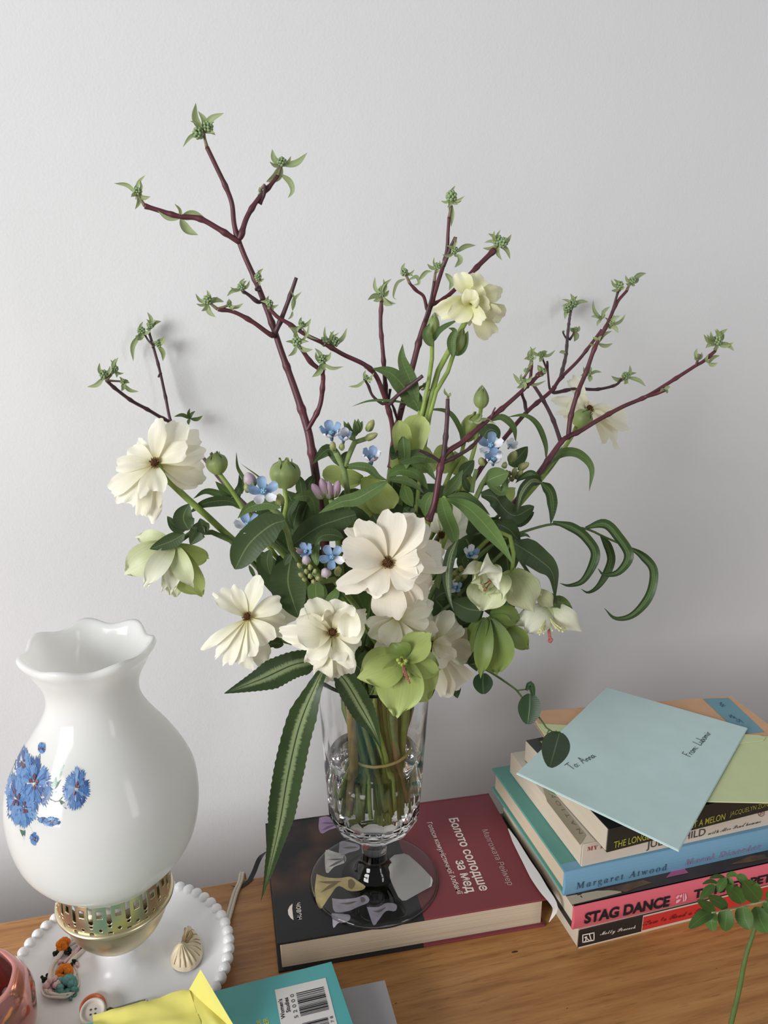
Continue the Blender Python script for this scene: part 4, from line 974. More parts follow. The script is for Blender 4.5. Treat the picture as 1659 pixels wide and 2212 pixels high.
blossom('ranunculus', 'cream ranunculus in side view at the lower right, behind the lime hellebore', 'flower', RG, R6c, -.095,
    [(1400, 300, 200, .01), (1430, 780, 130, .004), (1560, 500, 210, .006), (1480, 370, 190, .004), (1520, 710, 190, .002), (1390, 770, 100, .0), (1540, 560, 150, -.002), (1430, 600, 150, -.008, {'arch': .3}), (1440, 520, 130, -.01)], c7, CREAM, n=nrm(-.5, .1, p6), seed=6, cup=.4, ruffle=.12)
R7c = c2(960, 800); p7 = dep(R7c, -.06)
R7t, _, _ = blossom('ranunculus', 'pale lemon ranunculus high above the bouquet on a long stem, seen from behind', 'flower', RG, R7c, -.06,
    [(1090, 1042, 150, .012), (1170, 900, 150, .010), (1150, 760, 110, .008), (930, 970, 60, .01), (720, 905, 130, .004), (990, 640, 150, .006), (870, 632, 130, .0), (780, 870, 130, .002), (830, 935, 160, -.004), (1120, 740, 120, .0), (1140, 900, 120, -.004), (1050, 955, 110, -.012), (1080, 850, 130, -.008), (1030, 720, 120, -.006), (950, 720, 110, -.010, {'arch': .4, 'base': (960, 830)}), (1000, 760, 90, -.012, {'arch': .4, 'base': (965, 825)})], c2, LEMON, n=nrm(0, -.35, p7), seed=7, cup=.4, arch=.16, ruffle=.08,
    stem_px=[(c2(938, 905), -.056), (c2(880, 1030), -.056), (c2(760, 1230), -.058), (c2(715, 1380), -.06), (c2(668, 1550), -.065)], r_stem=.0022)
R8c = c3(600, 880); p8 = dep(R8c, .005)
blossom('ranunculus', 'cream ranunculus at the far right, behind the red branches near the wall', 'flower', RG, R8c, .005,
    [(490, 695, 90, .008), (390, 840, 90, .004), (410, 910, 50, .006), (470, 970, 120, .01), (830, 970, 140, .004), (760, 1095, 170, .006), (690, 1080, 150, .008), (740, 930, 150, .0), (530, 815, 90, -.002), (480, 900, 110, -.004), (610, 830, 60, -.004), (660, 960, 110, -.004)], c3, CREAM, cr=13, n=nrm(.3, .55, p8), seed=8, cup=.35, stem_px=[(c3(500, 1050), -.01), (c3(330, 1290), -.03)], ruffle=.1)
R9c = c6(215, 1230); p9 = dep(R9c, -.09)
blossom('ranunculus', 'greenish white blossom with a brown centre, half hidden right of the largest ranunculus', 'flower', RG, R9c, -.09,
    [(120, 1050, 160, .004), (300, 960, 220, .004), (420, 1040, 190, .004), (430, 1160, 170, .006), (300, 1330, 130, .002)], c6, IVORY, cr=11, seed=9, cup=.3)

# --- hellebores
HG = 'green and white hellebore flowers in the bouquet'
def bracts(t, L, conv, d, mat): 
    for P, w in L:
        kx = conv(1, 0)[0]-conv(0, 0)[0]; leaf(t, pts(conv, P), w*kx, d, mat, 'ovate', 'bract', fold=.3)
def filaments(t, base, L, conv, d, mat, r=.0004, name='stamens'):
    g = []
    for x, y in L:
        e = dep(conv(x, y), d+RND.uniform(-.004, .004)); m = base.lerp(e, .5)+V((0, 0, -.001)); g.append(tube_geo([base, m, e], [r, r*.8, r], 5, 6)); g.append(sph_geo(e, r*2.0, 6, 5))
    v, f = join_geo(g); mk(name, v, f, mat, t)
h1, C0, n0 = blossom('hellebore', 'drooping pale green hellebore at the far left, under the large ranunculus', 'flower', HG, c4(585, 985), -.085,
    [(600, 1345, 170, .016), (790, 1335, 220, .012, {'mat': LIME}), (825, 1070, 150, .016, {'mat': LIME}), (240, 1195, 230, .008), (315, 935, 130, .014), (560, 1345, 120, .004), (400, 1290, 120, -.002, {'mat': IVORY}), (490, 1320, 90, .0, {'mat': IVORY}), (560, 1330, 130, -.006, {'mat': IVORY}), (730, 1290, 150, -.010, {'mat': PALE}), (370, 1295, 150, -.010, {'mat': IVORY})], c4, PALE, kind='ovate', seed=21, cup=.45, arch=.2, ruffle=.05,
    stem_px=[(c4(600, 950), -.08), (c4(690, 905), -.08), (c4(830, 890), -.08), (c4(1030, 990), -.078)], r_stem=.0019, smat=DSTEM)
bracts(h1, [([(690, 880), (650, 790), (690, 690)], 150), ([(700, 860), (780, 880), (700, 985)], 60), ([(830, 885), (770, 880), (700, 985)], 120), ([(830, 885), (790, 850), (770, 795)], 90), ([(660, 890), (590, 850), (535, 780)], 80), ([(660, 905), (560, 960), (410, 1015)], 110)], c4, -.088, DARKLEAF)
h2, C0, n0 = blossom('hellebore', 'cup-shaped pale green hellebore facing left, right of the largest ranunculus', 'flower', HG, c6(650, 1640), -.12,
    [(480, 1700, 260, .004, {'base': (690, 1560)}), (560, 1885, 350, .0, {'base': (640, 1600)}), (760, 1800, 220, .002, {'base': (680, 1560)}), (470, 1650, 250, -.004, {'base': (620, 1520)}), (580, 1750, 240, -.004, {'base': (640, 1570), 'mat': PALE}), (385, 1575, 110, -.004, {'base': (560, 1480), 'mat': IVORY}), (520, 1590, 190, -.016, {'base': (650, 1470), 'mat': IVORY, 'arch': .3}), (720, 1720, 140, -.018, {'base': (660, 1490), 'mat': IVORY, 'arch': .25}), (745, 1800, 130, -.012, {'base': (770, 1570)})], c6, PALE, kind='ovate', seed=22, cup=.5, arch=.22, start=.02, n=nrm(-.2, .1, C0))
filaments(h2, dep(c6(660, 1590), -.122), [(585, 1660), (600, 1700), (590, 1710), (640, 1640), (625, 1620), (605, 1690)], c6, -.132, plain('brown_stamen', rgb(128, 92, 54), .6), .0005)
h3, C0, n0 = blossom('hellebore', 'pale green hellebore seen from behind, right of the cupped one', 'flower', HG, c6(830, 1545), -.112,
    [(1180, 1850, 150, .006, {'base': (1060, 1720)}), (770, 1700, 160, .004), (1010, 1895, 330, -.004), (1090, 1740, 200, .002)], c6, PALE, kind='ovate', seed=23, cup=-.3, arch=.14, stem_px=[(c6(835, 1480), -.11), (c6(830, 1330), -.1), (c6(700, 1200), -.085)], start=.0)
h4, C0, n0 = blossom('hellebore', 'white bell-shaped hellebore with pink stamens hanging at the far right', 'flower', HG, c6(1150, 1850), -.098,
    [(870, 1930, 110, .010, {'mat': PALE}), (1290, 2010, 130, .012), (800, 2015, 150, .004), (940, 2085, 250, -.006), (1430, 2060, 220, -.004), (1000, 2060, 200, .008)], c6, IVORY, kind='ovate', seed=24, cup=-.35, arch=.16, stem_px=[(c6(1100, 1760), -.095), (c6(1000, 1600), -.09), (c6(880, 1420), -.085), (c6(760, 1240), -.08)], r_stem=.0014, start=.0, smat=DSTEM)
bracts(h4, [([(1140, 1840), (1240, 1810), (1360, 1895)], 110), ([(1150, 1850), (1110, 1780), (1085, 1700)], 110), ([(1180, 1850), (1170, 1780), (1110, 1730)], 90)], c6, -.1, MIDLEAF)
b4 = dep(c6(1135, 1920), -.1)
filaments(h4, b4, [(1060, 2075), (1085, 2060), (1105, 2085), (1210, 2040), (1240, 2060), (1270, 2070), (1290, 2050), (1290, 2030), (1180, 2060), (1070, 2095), (1225, 2020), (1100, 2050), (1075, 2050), (1255, 2040)], c6, -.112, PALESTAMEN, .0004)
filaments(h4, b4, [(1150, 2150), (1165, 2150), (1172, 2140), (1155, 2120), (1162, 2155)], c6, -.108, REDSTAMEN, .0006, 'pistils')
h5, C0, n0 = blossom('hellebore', 'bright lime green hellebore hanging low over the glass rim', 'flower', HG, c7(1165, 580), -.13,
    [(1100, 490, 170, .008, {'mat': OLIVE}), (1330, 440, 200, .006), (915, 690, 240, .002), (1310, 815, 290, -.002), (1375, 640, 190, .004), (1130, 905, 270, -.008)], c7, LIME, kind='ovate', seed=25, cup=.12, arch=.06, ruffle=.09, start=.0, n=nrm(0, .25, C0))
filaments(h5, dep(c7(1160, 570), -.132), [(1190, 690), (1200, 700), (1180, 670), (1205, 712), (1172, 650), (1195, 680)], c7, -.138, REDSTAMEN, .0004, 'pistils')
filaments(h5, dep(c7(1160, 565), -.132), [(1150, 600), (1175, 605), (1185, 590), (1140, 585), (1165, 610)], c7, -.137, plain('lime_stamen', rgb(150, 164, 70), .6), .0007)
h6, C0, n0 = blossom('hellebore', 'olive green hellebore at the lower right, over the round vine leaves', 'flower', HG, c8(500, 690), -.105,
    [(395, 830, 110, .01), (700, 690, 130, .008, {'base': (520, 650)}), (755, 880, 130, .0, {'base': (600, 740)}), (640, 770, 150, .004), (560, 1030, 250, -.002), (460, 1055, 120, -.008), (410, 900, 90, .002)], c8, OLIVE, kind='ovate', seed=26, cup=.4, arch=.16, ruffle=.08, start=.0)
h7, C0, n0 = blossom('hellebore', 'lime green hellebore seen from behind, top centre above the blue stars', 'flower', HG, c5(1140, 520), -.078,
    [(1290, 75, 260, .004), (1085, 110, 170, -.004), (1380, 470, 250, .012), (1010, 470, 120, .002), (1120, 250, 110, -.01, {'mat': DOWNLEAF})], c5, LIME, kind='oblongx', seed=27, cup=.25, arch=.12, start=.0, ruffle=.05)
h8, C0, n0 = blossom('hellebore', 'green hellebore behind the twin blue clusters, left of the top centre one', 'flower', HG, c5(760, 640), -.072,
    [(400, 590, 170, .008), (560, 640, 170, .006), (780, 1000, 230, .004, {'base': (740, 780)}), (1010, 910, 290, -.002, {'base': (800, 620)}), (960, 800, 200, .0)], c5, LIME, kind='oblongx', seed=28, cup=.25, arch=.1, start=.0)
h9, C0, n0 = blossom('hellebore', 'green hellebore behind the downy right cluster, right of the red branch', 'flower', HG, c6(420, 720), -.055,
    [(120, 600, 260, .01, {'base': (330, 560)}), (330, 500, 190, .008), (400, 870, 190, .006, {'base': (400, 680)}), (850, 820, 130, .01, {'base': (700, 960)}), (830, 1180, 130, .012, {'base': (740, 1080)})], c6, LIME, kind='ovate', seed=29, cup=.25, start=.0)

# --- blue star flowers on downy stems
TG = 'downy stems of blue star flowers in the bouquet'
def star(t, px, py, rpx, d, conv, dirpx=(0, 0), mat=BLUE, n=5, closed=0.0, rot=.3, w=.6, eye=True, mats=None, seed=0):
    c = dep(conv(px, py), d); s = m_per_px(c)*(conv(1, 0)[0]-conv(0, 0)[0]); ax = ((CAM-c).normalized()+RT*dirpx[0]+UP*dirpx[1]).normalized()
    u = (RT-ax*RT.dot(ax)).normalized(); v = ax.cross(u)
    Q = ax.to_track_quat('Z', 'Y').to_matrix(); R0 = rpx*s
    g = lathe_geo([(R0*.10, -R0*.45), (R0*.16, 0), (R0*.22, R0*.1), (R0*.12, R0*.28), (.0, R0*.3)], 10, (0, 0, 0))
    b = mk('blossom', [c+Q @ x for x in g[0]], g[1], plain('blue_flower_eye', rgb(76, 120, 156), .4) if eye else mat, t)
    for k in range(n):
        a = rot+2*math.pi*k/n; di = u*math.cos(a)+v*math.sin(a); tipd = di*math.cos(closed)+ax*math.sin(closed)
        pm = mats[k % len(mats)] if mats else mat
        petal(b, c+di*(R0*.12), c+tipd*R0, R0*w, pm, n=(ax*math.cos(closed)-di*math.sin(closed)), kind='tongue', cup=.5, arch=-.12, ruffle=.02, seed=k+seed)
    if eye:
        g = join_geo([sph_geo(V((R0*.12*math.cos(i*1.257), R0*.12*math.sin(i*1.257), R0*.26)), R0*.07, 6, 5) for i in range(5)]+[sph_geo(V((0, 0, R0*.3)), R0*.08, 8, 6)])
        mk('flower_eye', [c+Q @ x for x in g[0]], g[1], plain('pale_blue_eye', rgb(130, 178, 196), .3), b)
    return b
BUDP = petal_mat('pinkish_grey_bud', rgb(140, 132, 112), rgb(176, 160, 170), rgb(192, 178, 188), .1, .1); BUDY = petal_mat('olive_bud', rgb(120, 132, 80), rgb(150, 154, 96), rgb(166, 164, 112), .1, .16)
def bud(t, px, py, L, w, d, conv, dirv, mat, name='flower_bud', calyx=True):
    """oval closed bud pointing along the picture direction dirv"""
    c = dep(conv(px, py), d); s = m_per_px(c)*(conv(1, 0)[0]-conv(0, 0)[0]); ax = (RT*dirv[0]+UP*dirv[1]-FW*.45).normalized(); q = ax.to_track_quat('Z', 'Y').to_matrix()
    pr = smooth_prof([(.0, -.5), (.22, -.46), (.42, -.28), (.5, -.02), (.42, .22), (.24, .4), (.08, .49), (.0, .5)], 2)
    g = lathe_geo([(r*w*s, z*L*s) for r, z in pr], 12, (0, 0, 0), lambda r, z, a, j: (r*(1+.08*math.cos(5*a+z*300)), z))
    uv = [((k % 12)/12, j/(len(pr)-1)) for j in range(len(pr)) for k in range(12)]
    o = mk(name, [c+q @ x for x in g[0]], g[1], mat, t, uvs=uv)
    if calyx:
        g = []
        for k in range(5):
            a = k*1.257; di = q @ V((math.cos(a), math.sin(a), 0)); b = c-ax*(L*s*.5); g.append(tube_geo([b, b+di*(w*s*.42)+ax*(L*s*.18), b+di*(w*s*.5)+ax*(L*s*.5)], [w*s*.14, w*s*.12, w*s*.03], 5, 5))
        v, f = join_geo(g); mk('calyx', v, f, HSTEM, t)
    return o
def budcluster(t, conv, d, L, sz=46):
    for i, (x, y, dx, dy) in enumerate(L): bud(t, x, y, sz*1.5, sz, d+RND.uniform(-.004, .003), conv, (dx, dy), BUDY)
def sprig(label, cpx, d, path, r=.0021):
    P = [dep(p, q) for p, q in path]; t = thing('star_flower', P[0], label, 'flower', TG); stem(t, P, r, HSTEM); return t
# t1: the tall forked one in the middle
t = sprig('forked downy stem with white-backed blue stars, tallest of the blue clusters', None, -.09, [(c5(520, 400), -.094), (c5(580, 520), -.093), (c5(610, 640), -.092), (c5(628, 800), -.09), (c5(635, 950), -.088)])
tube('side_stem', [dep(c5(600, 530), -.093), dep(c5(650, 400), -.092), dep(c5(700, 290), -.09)], .0018, HSTEM, t); tube('side_stem', [dep(c5(520, 400), -.094), dep(c5(480, 340), -.096)], .0015, HSTEM, t)
tube('side_stem', [dep(c5(600, 530), -.092), dep(c5(760, 540), -.092), dep(c5(830, 500), -.092)], .0013, HSTEM, t); tube('side_stem', [dep(c5(700, 310), -.09), dep(c5(790, 280), -.092), dep(c5(850, 250), -.094)], .0016, HSTEM, t)
star(t, 480, 250, 140, -.098, c5, (-.1, .9), mats=[BLUE, BLUE, BLUE, BUDWHITE, BUDWHITE], closed=.75, rot=.6, seed=1)
star(t, 590, 290, 115, -.1, c5, (.1, .9), mats=[BLUE, BUDWHITE, BUDWHITE], closed=.95, rot=.2, seed=2); star(t, 840, 470, 130, -.095, c5, (0, .9), mats=[BUDWHITE, BLUE, BLUE, BUDWHITE, LILAC], closed=.85, rot=.1, seed=3)
bud(t, 495, 345, 90, 56, -.1, c5, (-.1, .9), BUDY); bud(t, 575, 350, 70, 50, -.1, c5, (.1, .9), BUDY); bud(t, 830, 160, 120, 70, -.096, c5, (.5, .8), BUDY); bud(t, 840, 260, 130, 62, -.098, c5, (.9, .35), BUDY)
for P, w in (([(690, 300), (640, 220), (630, 130)], 80), ([(700, 260), (700, 180), (690, 105)], 60), ([(700, 240), (740, 170), (760, 120)], 60), ([(680, 240), (620, 180), (590, 120)], 50), ([(710, 220), (720, 150), (720, 100)], 50)): leaf(t, pts(c5, P), w*.2411, -.093, DOWNLEAF, 'lance', 'bract', fold=.4)
leaf(t, pts(c5, [(570, 530), (470, 380), (380, 430), (305, 510)]), 120*.2411, -.094, DARKLEAF, 'lance', wave=.2, tilt=.4); leaf(t, pts(c5, [(560, 500), (600, 430), (640, 390)]), 60*.2411, -.086, DARKLEAF, 'lance')
leaf(t, pts(c5, [(610, 520), (800, 540), (900, 620), (985, 655)]), 90*.2411, -.097, DOWNLEAF, 'lance', tilt=.5)
leaf(t, pts(c5, [(990, 655), (850, 740), (700, 820), (560, 850), (365, 950)]), 130*.2411, -.103, DOWNLEAF, 'lance', tilt=.5, twist=-.9, wave=.15)
leaf(t, pts(c5, [(985, 650), (1110, 650), (1220, 690), (1310, 770)]), 80*.2411, -.1, MIDLEAF, 'lance', tilt=.4)
# t2: left cluster
t = sprig('downy stem with an open blue star and grey bud, left of the fat green bud', None, -.1, [(c4(1230, 680), -.112), (c4(1320, 740), -.11), (c4(1390, 870), -.106), (c4(1440, 1040), -.1)])
star(t, 1225, 610, 120, -.116, c4, (0, .45), mats=[BLUE, BLUE, BLUE, BUDWHITE, BUDWHITE], closed=.3, rot=.55, seed=4)
bud(t, 1125, 520, 120, 90, -.108, c4, (-.2, .95), BUDP); bud(t, 1340, 660, 90, 66, -.116, c4, (0, .9), BUDY); bud(t, 1110, 575, 70, 56, -.11, c4, (-.3, .9), BUDY)
leaf(t, pts(c4, [(1350, 720), (1240, 690), (1120, 720), (1040, 795)]), 100*.3014, -.115, DOWNLEAF, 'lance', tilt=.5)
leaf(t, pts(c4, [(1380, 810), (1270, 850), (1120, 980), (1020, 1160)]), 215*.3014, -.12, DARKLEAF, 'oblong', fold=.2)
leaf(t, pts(c4, [(1330, 740), (1230, 760), (1150, 810)]), 110*.3014, -.106, DARKLEAF, 'lance')
# t3: half hidden star below it
t = sprig('downy stem with a half hidden blue star under the big dark leaf', None, -.1, [(c4(1110, 880), -.104), (c4(1260, 960), -.1), (c4(1400, 1090), -.095)])
star(t, 1115, 850, 110, -.11, c4, (-.2, .55), mats=[BLUE, BLUE, BUDWHITE, BUDWHITE, BLUE], closed=.5, rot=.7, seed=6)
leaf(t, pts(c4, [(1420, 1080), (1400, 1250), (1440, 1400), (1480, 1510)]), 260*.3014, -.108, DARKLEAF, 'ovate', fold=.25)
leaf(t, pts(c4, [(1270, 1020), (1250, 1100), (1270, 1200)]), 90*.3014, -.09, DARKLEAF, 'lance'); leaf(t, pts(c4, [(1120, 1130), (1150, 1190), (1170, 1240)]), 30*.3014, -.09, DARKLEAF, 'lance')
# t4: front cluster of buds and a face-on star
t = sprig('front cluster of grey-pink buds with one face-on blue star, left of the largest ranunculus', None, -.12, [(c5(330, 1480), -.126), (c5(400, 1560), -.12), (c5(520, 1560), -.112)])
star(t, 485, 1345, 125, -.136, c5, (.05, .2), mats=[BLUE, BLUE, BLUE, BLUE, BUDWHITE], closed=.3, rot=.9, seed=8); star(t, 255, 1300, 100, -.13, c5, (-.3, .5), mats=[BLUE, BLUE, LILAC], closed=.7, rot=.7, seed=9)
bud(t, 255, 1365, 95, 80, -.138, c5, (0, .5), BUDP); bud(t, 432, 1480, 100, 92, -.138, c5, (0, .4), BUDP); bud(t, 540, 1465, 95, 66, -.13, c5, (.1, .9), BUDY)
budcluster(t, c5, -.132, [(195, 1415, -.4, .6), (255, 1470, 0, .4), (335, 1470, .1, .5), (210, 1500, -.5, .3), (290, 1510, 0, .3), (360, 1530, .2, .2), (240, 1540, -.2, .2), (320, 1560, .1, .1), (290, 1430, 0, .6)], 44)
leaf(t, pts(c5, [(350, 1420), (340, 1300), (375, 1200)]), 90*.2411, -.128, DOWNLEAF, 'lance', tilt=.6); leaf(t, pts(c5, [(340, 1560), (340, 1650), (350, 1760)]), 150*.2411, -.126, MIDLEAF, 'oblong'); leaf(t, pts(c5, [(120, 1310), (80, 1370), (60, 1420)]), 70*.2411, -.125, DARKLEAF, 'lance')
leaf(t, pts(c5, [(700, 960), (560, 1000), (350, 1080), (120, 1240)]), 230*.2411, -.1, DARKLEAF, 'oblong', fold=.2); leaf(t, pts(c5, [(590, 1170), (480, 1140), (380, 1160), (330, 1240)]), 120*.2411, -.11, DARKLEAF, 'lance')
# t5: lilac buds
t = sprig('short downy stem with four lilac buds, in front of the tall red branch', None, -.095, [(c5(480, 830), -.1), (c5(500, 920), -.097), (c5(520, 1020), -.092)])
for x, y, dx in ((355, 750, -.7), (410, 710, -.25), (460, 740, .0), (525, 730, .3)): bud(t, x, y, 170, 80, -.1, c5, (dx, .95), LILAC)
# t6: right cluster
t = sprig('downy stem with pale blue stars and olive buds on the right, among the red branches', None, -.07, [(c6(640, 680), -.076), (c6(590, 780), -.076), (c6(520, 840), -.08), (c6(480, 1000), -.08)])
tube('side_stem', [dep(c6(520, 660), -.078), dep(c6(495, 760), -.078), dep(c6(480, 860), -.08)], .0016, HSTEM, t); tube('side_stem', [dep(c6(590, 780), -.076), dep(c6(700, 740), -.076), dep(c6(790, 680), -.074)], .0018, HSTEM, t)
star(t, 645, 460, 130, -.082, c6, (-.1, .5), mats=[BUDWHITE, BLUE, BLUE, BUDWHITE, BLUE], closed=.45, rot=.1, seed=11); star(t, 665, 590, 120, -.086, c6, (.05, .8), mats=[BUDWHITE, BLUE, BLUE, BUDWHITE], closed=.8, rot=.3, seed=12); star(t, 810, 460, 80, -.07, c6, (.5, .6), mats=[BUDWHITE], closed=.8, seed=13)
bud(t, 835, 545, 110, 76, -.078, c6, (.5, .8), BUDY); bud(t, 930, 630, 110, 62, -.074, c6, (.8, .5), BUDY); bud(t, 565, 590, 80, 60, -.084, c6, (-.3, .8), BUDY); bud(t, 765, 620, 60, 46, -.08, c6, (.2, .8), BUDY)
budcluster(t, c6, -.072, [(800, 700, .2, .6), (850, 690, .4, .6), (830, 740, .2, .2), (880, 720, .5, .4), (790, 760, 0, .1), (900, 690, .6, .5), (850, 670, .3, .8)], 44)
leaf(t, pts(c6, [(610, 760), (700, 720), (800, 690)]), 170*.2486, -.086, DOWNLEAF, 'ovate', fold=.3); leaf(t, pts(c6, [(600, 760), (680, 820), (750, 850), (790, 690)]), 80*.2486, -.082, DOWNLEAF, 'lance')
leaf(t, pts(c6, [(800, 620), (880, 560), (965, 460)]), 140*.2486, -.066, DARKLEAF, 'ovate'); leaf(t, pts(c6, [(560, 420), (620, 320), (690, 330), (720, 400)]), 110*.2486, -.068, DARKLEAF, 'lance'); leaf(t, pts(c6, [(380, 720), (440, 650), (500, 580)]), 120*.2486, -.066, DARKLEAF, 'ovate'); leaf(t, pts(c6, [(470, 860), (430, 790), (400, 700)]), 70*.2486, -.07, DARKLEAF, 'lance')
leaf(t, pts(c6, [(560, 880), (680, 900), (760, 1000), (860, 1060), (1020, 980)]), 170*.2486, -.082, DARKLEAF, 'oblong', wave=.3, tilt=.3); leaf(t, pts(c6, [(680, 930), (760, 1020), (880, 1110), (1020, 1030)]), 110*.2486, -.078, DARKLEAF, 'oblong', wave=.2)
# t7: small one in the shade
t = sprig('small blue star cluster in the shade beside the cupped hellebore', None, -.1, [(c6(430, 1450), -.098), (c6(420, 1550), -.094)])
star(t, 470, 1400, 95, -.1, c6, (.2, .5), mats=[BLUE, BUDWHITE, BUDWHITE], closed=.7, seed=15); star(t, 340, 1690, 80, -.1, c6, (-.2, .4), mats=[BLUE, BUDWHITE], closed=.6, seed=16)
budcluster(t, c6, -.1, [(385, 1520, 0, .6), (340, 1560, -.3, .5), (420, 1580, .2, .5), (360, 1600, 0, .3)], 44); leaf(t, pts(c6, [(420, 1520), (400, 1450), (430, 1390)]), 110*.2486, -.1, DARKLEAF, 'ovate')
leaf(t, pts(c6, [(430, 1600), (380, 1620), (320, 1640)]), 40*.2486, -.1, DOWNLEAF, 'lance'); leaf(t, pts(c6, [(210, 1570), (180, 1640), (195, 1700)]), 60*.2486, -.108, DOWNLEAF, 'lance')

# --- plump green buds
BGp = 'plump green ranunculus buds in the bouquet'
def bigbud(label, px, py, wpx, hpx, d, top_px, dirv=(0, 1), pointed=False, mat=None, extra=None):
    c = dep((px, py), d); s = m_per_px(c); t = thing('flower_bud', c, label, 'bud', BGp); ax = (RT*dirv[0]+UP*dirv[1]-FW*.25).normalized(); q = ax.to_track_quat('Z', 'Y').to_matrix(); w, h = wpx*s*.5, hpx*s
    mk('bud_core', *(lambda g: ([c+q @ x for x in g[0]], g[1]))(lathe_geo([(.0, -h*.44), (w*.6, -h*.34), (w*.88, -h*.08), (w*.8, h*.2), (w*.42, h*.38), (.0, h*.44)], 16, (0, 0, 0))), plain('bud_core_green', rgb(116, 134, 62), .5), t)
    n = 5
    for k in range(n):
        a0 = k*2*math.pi/n+.5; vs_, uv, fs = [], [], []; nu, nv = 9, 6
        for i in range(nu+1):
            tt = i/nu; z = -h*.5+h*(1.0 if not pointed else 1.12)*tt
            rr = w*(math.sin(math.pi*min(.98, .08+.86*tt))**.62 if not pointed else math.sin(math.pi*(.06+.94*tt**.8))**.8)
            if not pointed and tt > .85: rr = w*.46
            for j in range(nv+1):
                sx = -1+2*j/nv; a = a0+sx*(math.pi/n)*1.18*math.sin(math.pi*min(1, .25+tt*.72))**.5
                vs_.append(c+q @ V(((rr*(1.03+.05*(1-sx*sx)-.04*abs(sx)))*math.cos(a), (rr*(1.03+.05*(1-sx*sx)-.04*abs(sx)))*math.sin(a), z*(1-.02*sx*sx)))); uv.append((j/nv, tt))
        m = nv+1
        for i in range(nu):
            for j in range(nv): fs.append((i*m+j, i*m+j+1, (i+1)*m+j+1, (i+1)*m+j))
        mk('sepal', vs_, fs, mat or BUDG, t, uvs=uv)
    P = [c-ax*(h*.45)]+[dep(p, dd) for p, dd in top_px]
    stem(t, P, .0017, GSTEM); return t, c
bigbud('smooth green bud on a slim stem at the left, beside the large far-left ranunculus', 468, 1000, 45, 48, -.075, [((485, 1035), -.075), ((520, 1090), -.075), ((580, 1180), -.075)], (-.15, 1))
bigbud('fattest split-topped green bud, left of the tall red branch', 615, 1022, 64, 64, -.085, [((622, 1080), -.085), ((620, 1150), -.08)], (.05, 1))
bigbud('pointed teardrop green bud standing between the red branches', 1040, 860, 32, 46, -.05, [((1037, 895), -.052), ((1030, 940), -.055), ((1000, 1040), -.06)], (.02, 1), True)
bigbud('yellow-green bud behind a red branch, below the pointed teardrop bud', 1018, 922, 44, 66, -.05, [((1000, 975), -.055), ((960, 1050), -.06)], (.45, .9), mat=petal_mat('yellow_green_sepal', rgb(150, 166, 82), rgb(146, 162, 84), rgb(128, 146, 72), .12, .16))
bigbud('green bud hanging in front of the far right ranunculus', 1259, 904, 42, 44, -.03, [((1240, 930), -.035), ((1225, 960), -.04), ((1170, 1030), -.05)], (.6, .75))
t, c = bigbud('leafy green bud on a slim stem left of the high lemon ranunculus', 936, 702, 26, 44, -.058, [(c2(712, 1080), -.06), (c2(695, 1250), -.062), (c2(640, 1540), -.066)], (.1, 1), True)
leaf(t, pts(c2, [(705, 1110), (665, 1030), (690, 960)]), 60*.3315, -.064, MIDLEAF, 'ovate', 'bract', fold=.4); leaf(t, pts(c2, [(715, 1080), (760, 1000), (875, 935)]), 36*.3315, -.062, MIDLEAF, 'lance', 'bract')
t, c = bigbud('second leafy green bud on a slim stem below the high lemon ranunculus', 990, 738, 30, 50, -.058, [(c2(855, 1170), -.06), (c2(800, 1290), -.062), (c2(690, 1550), -.066)], (.35, .9), True)
leaf(t, pts(c2, [(840, 1180), (830, 1080), (850, 1010), (810, 990)]), 60*.3315, -.064, MIDLEAF, 'lance', 'bract', fold=.4); leaf(t, pts(c2, [(850, 1170), (900, 1120), (938, 1010)]), 60*.3315, -.060, MIDLEAF, 'ovate', 'bract', fold=.4)
t = thing('narrow_leaf_stem', dep(c2(625, 1530), -.06), 'dark narrow green leaves rising behind the top centre hellebore', 'leaf')
leaf(t, pts(c2, [(620, 1530), (570, 1440), (440, 1290), (315, 1255)]), 120*.3315, -.06, MIDLEAF, 'blade'); leaf(t, pts(c2, [(610, 1480), (560, 1330), (510, 1200), (512, 1095)]), 95*.3315, -.064, MIDLEAF, 'lance', fold=.3); leaf(t, pts(c2, [(560, 1485), (440, 1465), (300, 1465), (178, 1503)]), 18*.3315, -.058, MIDLEAF, 'lance')
stem(t, [dep(c2(625, 1530), -.062)], .0015, GSTEM)

